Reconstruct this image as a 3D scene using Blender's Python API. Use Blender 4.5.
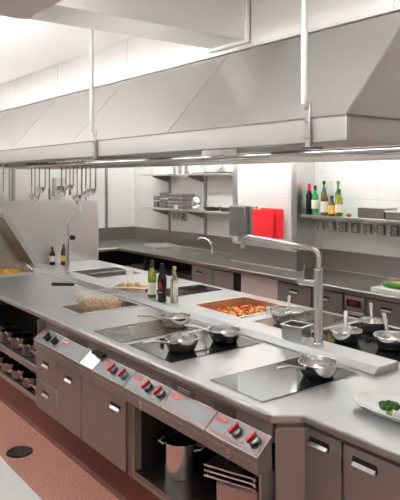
import bpy, bmesh, math, random
from mathutils import Vector, Matrix
random.seed(7)
PI = math.pi
SC = bpy.context.scene
COL = SC.collection
for o in list(bpy.data.objects): bpy.data.objects.remove(o)

# ------------------------------------------------------------------ materials
def mat(name, base, metal=0.0, rough=0.5, noise=0.0, nscale=(30, 30, 30), rvar=0.0, trans=0.0, ior=1.45, coat=0.0, bump=0.0, spec=0.5):
    m = bpy.data.materials.new(name); m.use_nodes = True
    nt = m.node_tree; b = nt.nodes['Principled BSDF']
    b.inputs['Base Color'].default_value = (*base, 1)
    b.inputs['Metallic'].default_value = metal
    b.inputs['Roughness'].default_value = rough
    b.inputs['IOR'].default_value = ior
    b.inputs['Specular IOR Level'].default_value = spec
    b.inputs['Transmission Weight'].default_value = trans
    b.inputs['Coat Weight'].default_value = coat
    if noise or rvar or bump:
        tc = nt.nodes.new('ShaderNodeTexCoord'); mp = nt.nodes.new('ShaderNodeMapping')
        mp.inputs['Scale'].default_value = nscale
        nz = nt.nodes.new('ShaderNodeTexNoise'); nz.inputs['Scale'].default_value = 1.0; nz.inputs['Detail'].default_value = 4
        nt.links.new(tc.outputs['Object'], mp.inputs[0]); nt.links.new(mp.outputs[0], nz.inputs['Vector'])
        if noise:
            mx = nt.nodes.new('ShaderNodeMix'); mx.data_type = 'RGBA'
            mx.inputs[6].default_value = (*[c * (1 - noise) for c in base], 1)
            mx.inputs[7].default_value = (*[min(1, c * (1 + noise)) for c in base], 1)
            nt.links.new(nz.outputs['Fac'], mx.inputs[0]); nt.links.new(mx.outputs[2], b.inputs['Base Color'])
        if rvar:
            mr = nt.nodes.new('ShaderNodeMapRange')
            mr.inputs['To Min'].default_value = max(0.02, rough - rvar); mr.inputs['To Max'].default_value = rough + rvar
            nt.links.new(nz.outputs['Fac'], mr.inputs['Value']); nt.links.new(mr.outputs[0], b.inputs['Roughness'])
        if bump:
            bp = nt.nodes.new('ShaderNodeBump'); bp.inputs['Strength'].default_value = bump; bp.inputs['Distance'].default_value = 0.01
            nt.links.new(nz.outputs['Fac'], bp.inputs['Height']); nt.links.new(bp.outputs[0], b.inputs['Normal'])
    return m

def emit(name, col, s):
    m = bpy.data.materials.new(name); m.use_nodes = True
    b = m.node_tree.nodes['Principled BSDF']
    b.inputs['Base Color'].default_value = (*col, 1)
    b.inputs['Emission Color'].default_value = (*col, 1); b.inputs['Emission Strength'].default_value = s
    return m

def tile_mat(name, axis, size, off, base=(.84, .84, .83), grout=(.62, .62, .61), g=.003):
    m = bpy.data.materials.new(name); m.use_nodes = True
    nt = m.node_tree; b = nt.nodes['Principled BSDF']; N = nt.nodes.new; L = nt.links.new
    ge = N('ShaderNodeNewGeometry'); sp = N('ShaderNodeSeparateXYZ'); L(ge.outputs['Position'], sp.inputs[0])
    def line(out, s, o):
        a = N('ShaderNodeMath'); a.operation = 'SUBTRACT'; L(out, a.inputs[0]); a.inputs[1].default_value = o
        p = N('ShaderNodeMath'); p.operation = 'PINGPONG'; L(a.outputs[0], p.inputs[0]); p.inputs[1].default_value = s / 2
        c = N('ShaderNodeMath'); c.operation = 'LESS_THAN'; L(p.outputs[0], c.inputs[0]); c.inputs[1].default_value = g / 2 * 1.6
        return c.outputs[0]
    h = line(sp.outputs['Z'], size[1], off[1]); v = line(sp.outputs['X' if axis == 'X' else 'Y'], size[0], off[0])
    mx = N('ShaderNodeMath'); mx.operation = 'MAXIMUM'; L(h, mx.inputs[0]); L(v, mx.inputs[1])
    c = N('ShaderNodeMix'); c.data_type = 'RGBA'; c.inputs[6].default_value = (*base, 1); c.inputs[7].default_value = (*grout, 1)
    L(mx.outputs[0], c.inputs[0]); L(c.outputs[2], b.inputs['Base Color'])
    r = N('ShaderNodeMapRange'); r.inputs['To Min'].default_value = .22; r.inputs['To Max'].default_value = .8
    L(mx.outputs[0], r.inputs['Value']); L(r.outputs[0], b.inputs['Roughness'])
    return m

def floor_mat(name, a, bcol, rough):
    m = bpy.data.materials.new(name); m.use_nodes = True
    nt = m.node_tree; b = nt.nodes['Principled BSDF']; N = nt.nodes.new; L = nt.links.new
    ge = N('ShaderNodeNewGeometry')
    nz = N('ShaderNodeTexNoise'); nz.inputs['Scale'].default_value = 90; nz.inputs['Detail'].default_value = 3
    n2 = N('ShaderNodeTexNoise'); n2.inputs['Scale'].default_value = 3; n2.inputs['Detail'].default_value = 3
    L(ge.outputs['Position'], nz.inputs['Vector']); L(ge.outputs['Position'], n2.inputs['Vector'])
    cr = N('ShaderNodeValToRGB'); cr.color_ramp.elements[0].position = .38; cr.color_ramp.elements[1].position = .66
    cr.color_ramp.elements[0].color = (*a, 1); cr.color_ramp.elements[1].color = (*bcol, 1)
    L(nz.outputs['Fac'], cr.inputs[0])
    mx = N('ShaderNodeMix'); mx.data_type = 'RGBA'; mx.blend_type = 'MULTIPLY'; mx.inputs[0].default_value = .35
    L(cr.outputs[0], mx.inputs[6]); L(n2.outputs['Color'], mx.inputs[7])
    L(cr.outputs[0], b.inputs['Base Color'])
    b.inputs['Roughness'].default_value = rough
    bp = N('ShaderNodeBump'); bp.inputs['Strength'].default_value = .15; bp.inputs['Distance'].default_value = .002
    L(nz.outputs['Fac'], bp.inputs['Height']); L(bp.outputs[0], b.inputs['Normal'])
    return m

ST = mat('brushed_steel', (.66, .65, .64), 1, .30, .03, (4, 60, 60), .05)
ST_TOP = mat('worktop_steel', (.60, .61, .615), .85, .36, .03, (3, 40, 40), .05)
ST_HOOD = mat('hood_steel', (.66, .65, .63), 1, .40, .05, (1.5, 1.5, 1.5), .07)
ST_CAB = mat('cabinet_steel', (.42, .40, .38), .62, .42, .04, (60, 60, 3), .05)
ST_DARK = mat('dark_steel', (.30, .285, .27), 1, .38, .05, (30, 30, 30), .05)
ST_BACK = mat('back_counter_steel', (.40, .375, .355), 1, .36, .04, (4, 40, 40), .05)
UTST = mat('utensil_steel', (.42, .41, .40), 1, .22)
CHROME = mat('chrome', (.80, .80, .80), 1, .10)
PAN = mat('pan_steel', (.80, .79, .77), 1, .17, .04, (2, 2, 90), .06)
BRIGHT = mat('handle_steel', (.85, .84, .82), 1, .28)
GLASSK = mat('hob_glass', (.010, .010, .011), 0, .05, ior=1.3, spec=.3)
GRID = mat('griddle_plate', (.16, .135, .115), .9, .28, .05, (8, 8, 8), .03)
BLACK = mat('black_plastic', (.015, .015, .016), 0, .4)
DARK = mat('interior_shade', (.035, .033, .032), .3, .5)  # near-black that stands in for shade in interiors, gaps and pull recesses
GREYP = mat('grey_plastic', (.11, .11, .11), 0, .45)
KNOB = mat('knob_grey', (.30, .305, .31), .7, .3); KNOBD = mat('knob_dark', (.05, .05, .053), .2, .35)
RED = mat('red_plastic', (.75, .015, .02), 0, .3)
REDB = mat('red_board', (.80, .02, .03), 0, .45)
PLATEF = mat('panel_face', (.19, .195, .20), .8, .36)
WHITE = mat('white_enamel', (.86, .86, .85), 0, .3)
WHITEP = mat('white_plastic', (.88, .88, .86), 0, .4)
PORC = mat('porcelain', (.94, .94, .93), 0, .12)
CEIL = mat('ceiling_paint', (.88, .88, .87), 0, .8, .02, (2, 2, 2))
PAINT = mat('wall_paint', (.70, .70, .69), 0, .6, .02, (2, 2, 2))
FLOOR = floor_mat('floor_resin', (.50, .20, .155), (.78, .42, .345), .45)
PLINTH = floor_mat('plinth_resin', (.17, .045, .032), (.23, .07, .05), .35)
TILE_B = tile_mat('tiles_back', 'X', (.49, .30), (-4.49, 1.41))
TILE_L = tile_mat('tiles_left', 'Y', (.62, .30), (4.95, 1.41))
TILE_P = tile_mat('tiles_pillar', 'X', (.58, .30), (-5.205, 1.41))
def gl(name, col, rough=.03): return mat(name, col, 0, rough, trans=.85, ior=1.3)
G_GREEN = gl('green_glass', (.42, .46, .08)); G_GREEN2 = gl('bright_green_glass', (.10, .55, .18)); G_CLEAR = gl('pale_glass', (.88, .92, .72))
G_DARK = mat('dark_glass', (.012, .008, .010), 0, .05); G_OIL = gl('oil_glass', (.55, .40, .04)); G_BROWN = mat('brown_glass', (.12, .035, .008), 0, .06)
G_WHITE = gl('clear_glass', (.92, .93, .93))
LABEL = mat('paper_label', (.86, .84, .74), 0, .6); LABELY = mat('yellow_label', (.80, .52, .10), 0, .6)
ORANGE = mat('orange_plastic', (.8, .2, .05), 0, .4)
FRY = mat('fried_gold', (.82, .50, .10), 0, .55, .25, (25, 25, 25)); FRY2 = mat('fried_brown', (.80, .50, .26), 0, .6, .35, (40, 40, 40))
POTATO = mat('potato_skin', (.74, .56, .28), 0, .5, .2, (25, 25, 25))
PEP_R = mat('pepper_red', (.80, .06, .025), 0, .25); PEP_Y = mat('pepper_yellow', (.90, .56, .03), 0, .28); PEP_G = mat('pepper_green', (.16, .38, .04), 0, .35); PEP_O = mat('pepper_orange', (.85, .25, .03), 0, .28)
BROC = mat('broccoli_head', (.06, .14, .04), 0, .8, .5, (90, 90, 90), bump=.6); BROCS = mat('broccoli_stalk', (.36, .56, .12), 0, .5)
CUKE = mat('cucumber_skin', (.045, .19, .025), 0, .3, .3, (20, 20, 20)); CARROT = mat('carrot_skin', (.85, .30, .12), 0, .45, .1, (20, 20, 20))
LAMP = emit('added_lamp_glow', (1.0, .985, .96), 26.0); LAMPB = emit('added_back_glow', (1.0, .985, .96), 26.0); LAMPB2 = emit('added_far_glow', (1.0, .985, .96), 62.0); LAMPD = emit('added_dim_glow', (1.0, .985, .96), 19.0); LAMPH = emit('hood_lamp_glow', (1, .98, .95), 4.5); LED = emit('red_digits', (.5, .02, .02), .2)  # aisle lamp glows serve only the added uplights
MESHW = mat('basket_wire', (.62, .61, .59), 1, .3)
BEIGE = mat('beige_plastic', (.72, .66, .56), 0, .5)

# ------------------------------------------------------------------ mesh builder
class MB:
    def __init__(s): s.bm = bmesh.new(); s.slot = 0
    def _f(s, vs):
        try:
            f = s.bm.faces.new(vs); f.material_index = s.slot; return f
        except ValueError: return None
    def v(s, *c): return s.bm.verts.new(c)
    def box(s, x0, x1, y0, y1, z0, z1, rot=0, tilt=None):
        c = [(x, y, z) for z in (z0, z1) for y in (y0, y1) for x in (x0, x1)]
        v = [s.bm.verts.new(p) for p in c]
        for q in ((0, 2, 3, 1), (4, 5, 7, 6), (0, 1, 5, 4), (2, 6, 7, 3), (0, 4, 6, 2), (1, 3, 7, 5)): s._f([v[i] for i in q])
        if rot:
            ce = Vector(((x0 + x1) / 2, (y0 + y1) / 2, 0)); bmesh.ops.rotate(s.bm, verts=v, cent=ce, matrix=Matrix.Rotation(rot, 3, 'Z'))
        return s
    def prism(s, poly, axis, a, b):
        def P(p, t):
            return {'X': (t, p[0], p[1]), 'Y': (p[0], t, p[1]), 'Z': (p[0], p[1], t)}[axis]
        A = [s.bm.verts.new(P(p, a)) for p in poly]; B = [s.bm.verts.new(P(p, b)) for p in poly]
        n = len(poly); s._f(A[::-1]); s._f(B)
        for i in range(n): s._f([A[i], A[(i + 1) % n], B[(i + 1) % n], B[i]])
        return s
    def tube(s, pts, r, seg=12, caps=True):
        pts = [Vector(p) for p in pts]; n = len(pts); rs = r if isinstance(r, (list, tuple)) else [r] * n
        rings = []; up = None
        for i, p in enumerate(pts):
            t = (pts[min(i + 1, n - 1)] - pts[max(i - 1, 0)]).normalized()
            if up is None:
                up = Vector((0, 0, 1)) if abs(t.z) < .9 else Vector((1, 0, 0))
            a = t.cross(up).normalized(); bb = a.cross(t).normalized(); up = bb
            rings.append([s.bm.verts.new(p + (a * math.cos(2 * PI * k / seg) + bb * math.sin(2 * PI * k / seg)) * rs[i]) for k in range(seg)])
        for i in range(n - 1):
            for k in range(seg): s._f([rings[i][k], rings[i][(k + 1) % seg], rings[i + 1][(k + 1) % seg], rings[i + 1][k]])
        if caps: s._f(rings[0][::-1]); s._f(rings[-1])
        return s
    def lathe(s, prof, c=(0, 0, 0), seg=28, sx=1, sy=1, n=2):
        rings = []
        for (r, z) in prof:
            if r < 1e-6: rings.append([s.bm.verts.new((c[0], c[1], c[2] + z))]); continue
            ring = []
            for k in range(seg):
                a = 2 * PI * k / seg; ca, sa = math.cos(a), math.sin(a)
                if n != 2: ca = math.copysign(abs(ca) ** (2 / n), ca); sa = math.copysign(abs(sa) ** (2 / n), sa)
                ring.append(s.bm.verts.new((c[0] + r * sx * ca, c[1] + r * sy * sa, c[2] + z)))
            rings.append(ring)
        for A, B in zip(rings, rings[1:]):
            for k in range(seg):
                k2 = (k + 1) % seg
                if len(A) == 1 and len(B) == 1: continue
                if len(A) == 1: s._f([A[0], B[k2], B[k]])
                elif len(B) == 1: s._f([A[k], A[k2], B[0]])
                else: s._f([A[k], A[k2], B[k2], B[k]])
        return s
    def blob(s, c, r, sc=(1, 1, 1), sub=2, jit=0, rot=None):
        g = bmesh.ops.create_icosphere(s.bm, subdivisions=sub, radius=r)
        vs = g['verts']
        R = Matrix.Rotation(rot[0], 3, 'X') @ Matrix.Rotation(rot[1], 3, 'Y') @ Matrix.Rotation(rot[2], 3, 'Z') if rot else Matrix.Identity(3)
        for v in vs:
            k = 1 + random.uniform(-jit, jit)
            p = Vector((v.co.x * sc[0] * k, v.co.y * sc[1] * k, v.co.z * sc[2] * k)); v.co = R @ p + Vector(c)
        for f in {f for v in vs for f in v.link_faces}: f.material_index = s.slot
        return s
    def cells(s, faces, z0, z1):
        """flat faces (lists of xy points) sharing corners, extruded from z1 down to z0"""
        made = [s._f([s.bm.verts.new((x, y, z1)) for x, y in f]) for f in faces]
        bmesh.ops.remove_doubles(s.bm, verts=list({v for f in made if f for v in f.verts}), dist=1e-5)
        fs = list(s.bm.faces)
        g = bmesh.ops.extrude_face_region(s.bm, geom=fs)
        vs = [e for e in g['geom'] if isinstance(e, bmesh.types.BMVert)]
        bmesh.ops.translate(s.bm, verts=vs, vec=(0, 0, z0 - z1))
        bmesh.ops.recalc_face_normals(s.bm, faces=list(s.bm.faces))
        return s
    def build(s, name, m, parent=None, bevel=0, segs=2, solid=0, smooth=38, world=True):
        bm = s.bm
        bmesh.ops.recalc_face_normals(bm, faces=list(bm.faces))
        for f in bm.faces: f.smooth = True
        lim = math.radians(smooth)
        for e in bm.edges:
            if len(e.link_faces) == 2 and e.calc_face_angle(0) > lim: e.smooth = False
        off = Vector((0, 0, 0)); o_loc = None
        if parent is None:
            xs = [v.co for v in bm.verts]
            off = Vector(((min(c.x for c in xs) + max(c.x for c in xs)) / 2, (min(c.y for c in xs) + max(c.y for c in xs)) / 2, min(c.z for c in xs)))
            o_loc = off
        elif world:
            r = parent
            while r.parent: r = r.parent
            off = Vector(r.location)
        if off.length: bmesh.ops.translate(bm, verts=list(bm.verts), vec=-off)
        me = bpy.data.meshes.new(name); bm.to_mesh(me); bm.free()
        for mm in (m if isinstance(m, (list, tuple)) else [m]): me.materials.append(mm)
        o = bpy.data.objects.new(name, me); COL.objects.link(o)
        if o_loc is not None: o.location = o_loc
        if parent is not None: o.parent = parent
        if solid:
            md = o.modifiers.new('thickness', 'SOLIDIFY'); md.thickness = solid; md.offset = 0
        if bevel:
            md = o.modifiers.new('bevel', 'BEVEL'); md.width = bevel; md.segments = segs; md.limit_method = 'ANGLE'; md.angle_limit = math.radians(40)
        return o

def tag(o, label, cat, group=None, kind=None):
    o['label'] = label; o['category'] = cat
    if group: o['group'] = group
    if kind: o['kind'] = kind
    return o
def thing(name, label, cat, loc, rotz=0, group=None):
    o = bpy.data.objects.new(name, None); COL.objects.link(o); o.empty_display_size = .05
    o.location = loc; o.rotation_euler = (0, 0, rotz); return tag(o, label, cat, group)
def struct(o): o['kind'] = 'structure'; return o
def dup(root, loc, rotz=0, label=None, group=None, scale=None):
    def cp(o, par):
        c = o.copy(); COL.objects.link(c)
        if par is not None: c.parent = par
        for ch in list(o.children): cp(ch, c)
        return c
    r = cp(root, None); r.location = loc; r.rotation_euler = (0, 0, rotz)
    if label: r['label'] = label
    if group: r['group'] = group
    if scale: r.scale = (scale, scale, scale)
    return r
def text_part(txt, size, m, parent, loc, rot, name, extrude=.0004):
    cu = bpy.data.curves.new(name, 'FONT'); cu.body = txt; cu.size = size; cu.align_x = 'CENTER'; cu.align_y = 'CENTER'; cu.extrude = extrude
    t = bpy.data.objects.new('tmp', cu); COL.objects.link(t)
    me = bpy.data.meshes.new_from_object(t.evaluated_get(bpy.context.evaluated_depsgraph_get()))
    bpy.data.objects.remove(t); bpy.data.curves.remove(cu)
    M4 = Matrix.Translation(Vector(loc)) @ rot.to_4x4()
    r = parent
    while r.parent: r = r.parent
    me.transform(Matrix.Translation(-Vector(r.location)) @ M4)
    me.materials.clear(); me.materials.append(m)
    o = bpy.data.objects.new(name, me); COL.objects.link(o); o.parent = parent
    return o

def grid_faces(xs, ys, skip):
    out = []
    for a, b in zip(xs, xs[1:]):
        for c, d in zip(ys, ys[1:]):
            mx, my = (a + b) / 2, (c + d) / 2
            if skip(mx, my): continue
            out.append([(a, c), (b, c), (b, d), (a, d)])
    return out

W = .90          # worktop height
RZ = .94         # top of the raised centre ridge
CZ = 2.90        # ceiling

# ------------------------------------------------------------------ room
LX, BY, RX, FY = -8.95, 5.42, 2.2, -1.8
struct(MB().box(LX - .1, RX + .1, FY - .1, BY + .1, -.1, 0).build('floor', FLOOR))
struct(MB().box(LX - .1, RX + .1, FY - .1, BY + .1, CZ, CZ + .1).build('ceiling', CEIL))
struct(MB().box(LX - .1, LX, FY - .1, BY + .1, 0, CZ).build('wall_left', TILE_L))
struct(MB().box(LX, RX, BY, BY + .1, 0, CZ).build('wall_back', TILE_B))
struct(MB().box(RX, RX + .1, FY - .1, BY + .1, 0, CZ).build('wall_right', PAINT))
struct(MB().box(LX, RX, FY - .1, FY, 0, CZ).build('wall_front', PAINT))
PX0, PX1, PY = -5.87, -4.775, 5.0
struct(MB().box(PX0, PX1, PY, BY, 0, CZ).build('wall_pillar', TILE_P))
n = 1
def trim(m, mm, bevel=0):
    global n
    o = struct(m.build('trim_%d' % n, mm, bevel=bevel)); n += 1; return o
trim(MB().box(PX0 - .006, PX0 + .085, PY - .006, PY + .3, .9, CZ), ST)          # steel corner guards of the pillar
trim(MB().box(PX1 - .075, PX1 + .006, PY - .006, PY + .3, .9, CZ), ST)
for yy in (3.31, 4.87): trim(MB().box(LX, LX + .025, yy - .022, yy + .022, .95, CZ), ST_BACK)
for xx in (-7.885, -6.967): trim(MB().box(xx - .022, xx + .022, BY - .025, BY, .95, CZ), ST_BACK)
# resin plinth under the island, coved into the floor
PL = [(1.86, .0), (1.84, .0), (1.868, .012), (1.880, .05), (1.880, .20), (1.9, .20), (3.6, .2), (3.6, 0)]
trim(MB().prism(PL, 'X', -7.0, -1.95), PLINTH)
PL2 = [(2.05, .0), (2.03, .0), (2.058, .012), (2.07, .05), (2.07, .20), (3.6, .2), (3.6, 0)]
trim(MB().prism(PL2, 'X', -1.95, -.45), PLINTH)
trim(MB().box(-5.33, -4.69, 4.66, 4.98, 0, .84), TILE_P)                           # tiled base of the pillar under the counter

# ------------------------------------------------------------------ island worktop
IX0, IX1, IY0, IY1 = -7.05, -.45, 1.862, 3.68
holes = [(-4.60, -4.24, 2.08, 2.63), (-4.0, -3.43, 2.97, 3.54), (-6.27, -5.66, 2.97, 3.54), (-6.95, -6.36, 2.12, 2.60)]
xs = sorted({IX0, -1.94, -1.855, IX1} | {h[0] for h in holes} | {h[1] for h in holes})
ys = sorted({IY0, 1.985, IY1} | {h[2] for h in holes} | {h[3] for h in holes})
def skip(x, y):
    if x > -1.94 and y < 1.985: return True
    return any(a < x < b and c < y < d for a, b, c, d in holes)
fc = grid_faces(xs, ys, skip) + [[(-1.94, 1.862), (-1.855, 1.985), (-1.94, 1.985)]]
wt = tag(MB().cells(fc, W - .045, W).build('island_worktop', ST_TOP, bevel=.016, segs=4), 'long stainless steel worktop of the cooking island in the middle', 'worktop')
# raised ridge along the centre, with a chamfered front and a small step
R = [(2.655, W), (2.655, W + .012), (2.668, W + .018), (2.690, RZ - .004), (2.694, RZ), (2.866, RZ), (2.872, RZ - .005), (2.872, W)]
MB().prism(R, 'X', IX0 + .1, -1.985).build('centre_ridge', ST_TOP, wt, bevel=.003)
# plain fascia between the worktop and the control panels
fb = MB().box(-4.45, -1.952, 1.892, 1.93, .76, W - .045).build('fascia', ST_CAB, wt)
for x0, x1 in ((-4.02, -3.72), (-2.72, -2.52), (-2.36, -2.20)):
    MB().box(x0, x1, 1.884, 1.892, .79, .835).build('cover_plate', ST_DARK, fb, bevel=.003)
MB().box(-2.66, -2.55, 1.874, 1.884, .80, .826).build('vent_grip', ST, fb, bevel=.004)
MB().box(-3.60, -3.46, 1.85, 1.892, .79, .81).build('latch', BLACK, fb, bevel=.004)
# tanks hanging below the worktop openings
def tank(x0, x1, y0, y1, depth, name, label, cat, m=ST, rim=.012):
    t = thing(name, label, cat, ((x0 + x1) / 2, (y0 + y1) / 2, W - depth))
    b = MB(); g = .003
    a, c, d, e = x0 + g, x1 - g, y0 + g, y1 - g; w = .006
    b.box(a, c, d, e, W - depth, W - depth + w)
    b.box(a, a + w, d, e, W - depth + w, W + .001); b.box(c - w, c, d, e, W - depth + w, W + .001)
    b.box(a + w, c - w, d, d + w, W - depth + w, W + .001); b.box(a + w, c - w, e - w, e, W - depth + w, W + .001)
    b.build('tank', m, t)
    r = MB(); k = .016
    r.cells(grid_faces([x0 - k, x0 + .008, x1 - .008, x1 + k], [y0 - k, y0 + .008, y1 - .008, y1 + k], lambda x, y: x0 + .008 < x < x1 - .008 and y0 + .008 < y < y1 - .008), W + .001, W + .006)
    r.build('rim', BRIGHT, t, bevel=.002)
    return t
fr = tank(-4.60, -4.24, 2.08, 2.63, .16, 'deep_fryer', 'built-in deep fryer basin with a bright rim at the front edge of the island', 'fryer')
MB().box(-4.594, -4.246, 2.086, 2.624, W - .154, W - .075).build('oil', mat('frying_oil', (.25, .13, .02), 0, .08), fr)
bmr = tank(-4.0, -3.43, 2.97, 3.54, .13, 'food_well', 'sunken steel food well holding the chopped peppers', 'food well')
snk = tank(-6.27, -5.66, 2.97, 3.54, .20, 'sunken_sink', 'empty rectangular steel sink set in the island beyond the swing tap', 'sink')
MB().box(-6.0, -5.98, 2.98, 3.53, W - .12, W + .004).build('divider', ST, snk, bevel=.003)
# splash panel closing the left end of the cooking line
tag(MB().box(-7.03, -7.0, 1.95, 3.705, W, 1.672).build('splash_panel', mat('splash_steel', (.82, .815, .81), 1, .36, .05, (1.2, 1.2, 1.2), .1), bevel=.004), 'tall brushed steel upright panel closing the far end of the island', 'panel')

# ------------------------------------------------------------------ hobs and griddles
def hob(x0, x1, y0, y1, name, label, cat, m, zones):
    t = thing(name, label, cat, ((x0 + x1) / 2, (y0 + y1) / 2, W))
    MB().box(x0, x1, y0, y1, W + .0005, W + .003).build('frame', ST, t, bevel=.001)
    MB().box(x0 + .006, x1 - .006, y0 + .006, y1 - .006, W + .003, W + .0055).build('glass', m, t, bevel=.0015)
    return t
hob(-3.28, -2.80, 1.93, 2.62, 'induction_hob', 'black glass induction hob under the two pans at the front of the island', 'hob', GLASSK, 2)
hob(-2.455, -2.05, 1.925, 2.62, 'induction_hob', 'black glass induction hob under the single pan nearest the camera', 'hob', GLASSK, 2)
hob(-2.79, -1.98, 2.96, 3.61, 'induction_hob', 'wide black glass induction hob under the three pans on the far side', 'hob', GLASSK, 2)
hob(-4.73, -4.36, 3.00, 3.60, 'induction_hob', 'dark glass hob with nothing on it behind the wine bottles', 'hob', GLASSK, 2)
def griddle(x0, x1, y0, y1, label):
    t = thing('griddle', label, 'griddle', ((x0 + x1) / 2, (y0 + y1) / 2, W))
    g = MB().cells(grid_faces([x0, x0 + .014, x1 - .014, x1], [y0, y0 + .014, y1 - .014, y1], lambda x, y: x0 + .014 < x < x1 - .014 and y0 + .014 < y < y1 - .014), W + .0005, W + .006)
    g.build('frame', ST_DARK, t, bevel=.0015)
    MB().box(x0 + .015, x1 - .015, y0 + .015, y1 - .015, W + .0005, W + .004).build('cooking_plate', GRID, t, bevel=.0015)
griddle(-3.72, -3.345, 1.93, 2.62, 'brown metal griddle plate at the front with one long-handled pan on it')
griddle(-3.27, -2.84, 2.96, 3.61, 'brown metal griddle plate under the widest pan behind the tap column')

# ------------------------------------------------------------------ cabinets under the front of the island
FYD = 1.82   # door face
BYD = 2.72   # back of the front cabinets
def shell(t, x0, x1, y0, y1, z0, z1, m=ST_CAB, inner=DARK, openf=True, shelf=None, th=.018):
    b = MB()
    b.box(x0, x0 + th, y0, y1, z0, z1); b.box(x1 - th, x1, y0, y1, z0, z1)
    b.box(x0 + th, x1 - th, y0, y1, z0, z0 + th); b.box(x0 + th, x1 - th, y0, y1, z1 - th, z1)
    b.box(x0 + th, x1 - th, y1 - th, y1, z0 + th, z1 - th)
    return b.build('carcass', m, t)
def pocket(parent, x, z, y, w=.11, m=ST):
    """recessed pull: dark slot with a bright lip"""
    h = MB(); h.slot = 0
    h.prism([(x - w / 2, z + .020), (x - w / 2 - .004, z), (x - w / 2 + .006, z - .018), (x + w / 2, z - .018), (x + w / 2 + .006, z), (x + w / 2, z + .020)], 'Y', y - .003, y)  # dark plate proud of the door, its colour stands for recess shade
    h.slot = 1
    h.prism([(y - .003, z - .017), (y - .017, z - .016), (y - .018, z - .011), (y - .004, z + .000)], 'X', x - w / 2 + .004, x + w / 2 - .002)
    return h.build('handle', [DARK, m], parent)
def door(t, x0, x1, z0, z1, y=FYD, name='door', m=ST_CAB, hx=None, hz=None, w=.10):
    d = MB().box(x0, x1, y, y + .022, z0, z1).build(name, m, t, bevel=.004)
    if hx is not None: pocket(d, hx, hz, y, w)
    return d
Z0, Z1 = .20, .64
# open pot shelf
t = thing('pot_shelf_cabinet', 'open steel cabinet with two dark shelves full of saucepans under the island', 'cabinet', (-5.72, 2.3, .2))
ZT = W - .046
b = MB(); th = .018
b.box(-7.0, -6.98, 1.86, BYD, .2, ZT); b.box(-4.468, -4.450, 1.84, 2.05, .2, ZT); b.box(-4.468, -4.450, 2.05, BYD, .2, .73)
b.build('carcass', ST_CAB, t)
MB().box(-6.98, -4.468, BYD - .02, BYD, .2, .73).build('back_panel', DARK, t)  # dark colour stands for the deep shade at the back
MB().box(-4.474, -4.469, 1.90, BYD - .02, .236, .72).build('shade_liner', DARK, t)  # added dark sheet, painted as shade on the inner side
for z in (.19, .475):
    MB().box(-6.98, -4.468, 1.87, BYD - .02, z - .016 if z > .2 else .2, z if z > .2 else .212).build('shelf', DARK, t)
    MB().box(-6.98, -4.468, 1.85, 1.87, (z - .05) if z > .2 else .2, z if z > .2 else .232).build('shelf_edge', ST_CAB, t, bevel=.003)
# drawer cabinet, narrow and wide door cabinets
t = thing('drawer_cabinet', 'steel cabinet with two stacked drawers right of the pot shelves', 'cabinet', (-4.247, 2.28, Z0))
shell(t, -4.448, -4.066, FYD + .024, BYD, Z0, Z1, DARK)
door(t, -4.444, -4.070, .425, .632, name='drawer', hx=-4.257, hz=.562, w=.10)
door(t, -4.444, -4.070, .207, .415, name='drawer', hx=-4.257, hz=.345, w=.10)
t = thing('base_cabinet', 'steel base cabinet with one narrow door between drawers and wide door', 'cabinet', (-3.87, 2.28, Z0))
shell(t, -4.062, -3.684, FYD + .024, BYD, Z0, Z1, DARK)
door(t, -4.060, -3.688, .207, .632, hx=-3.87, hz=.555, w=.10)
t = thing('base_cabinet', 'steel base cabinet with one wide door next to the open stock pot cabinet', 'cabinet', (-3.36, 2.28, Z0))
shell(t, -3.680, -3.050, FYD + .024, BYD, Z0, Z1, DARK)
door(t, -3.677, -3.108, .207, .632, hx=-3.225, hz=.560, w=.11)
MB().box(-3.098, -3.052, FYD + .010, FYD + .03, .2, .64).build('jamb', ST_DARK, t)
t = thing('open_cabinet', 'open dark steel cabinet holding the stock pot and the oven trays', 'cabinet', (-2.49, 2.28, Z0))
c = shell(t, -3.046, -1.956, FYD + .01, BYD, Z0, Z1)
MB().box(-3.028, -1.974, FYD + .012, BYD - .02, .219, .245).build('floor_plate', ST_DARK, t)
MB().box(-3.028, -3.018, FYD + .06, BYD - .02, .246, .62).build('shade_liner', DARK, t)  # dark sheet added as shade on the left inner wall
MB().box(-3.017, -1.974, BYD - .03, BYD - .02, .246, .62).build('shade_liner', DARK, t)  # dark sheet added as shade across the back
# cabinets of the set-back right end
t = thing('base_cabinet', 'steel cabinet with a recessed pull under the angled corner of the worktop', 'cabinet', (-1.8, 2.4, .2))
MB().prism([(-1.945, 1.905), (-1.875, 2.03), (-1.662, 2.03), (-1.662, BYD), (-1.945, BYD)], 'Z', .2, ZT).build('carcass', ST_CAB, t)
d = MB().prism([(-1.938, 1.893), (-1.868, 2.008), (-1.668, 2.008), (-1.668, 2.028), (-1.874, 2.028), (-1.940, 1.91)], 'Z', .205, .832).build('door', ST_CAB, t, bevel=.003)
pocket(d, -1.785, .782, 2.008, .105)
t = thing('base_cabinet', 'steel cabinet with a recessed pull below the plate of broccoli', 'cabinet', (-1.42, 2.4, .2))
MB().box(-1.658, -1.15, 2.03, BYD, .2, ZT).build('carcass', ST_CAB, t)
door(t, -1.654, -1.155, .205, .832, y=2.008, hx=-1.545, hz=.780, w=.115)
tag(MB().box(-1.146, -.46, 2.012, BYD, .2, ZT).build('base_cabinet', ST_CAB, bevel=.003), 'plain steel cabinet carrying the near right end of the island worktop', 'cabinet')
tag(MB().box(-6.98, -.46, BYD + .005, 3.60, .2, W - .21).build('back_cabinet', ST_CAB, bevel=.003), 'low steel cabinet row carrying the far half of the island', 'cabinet')

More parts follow.
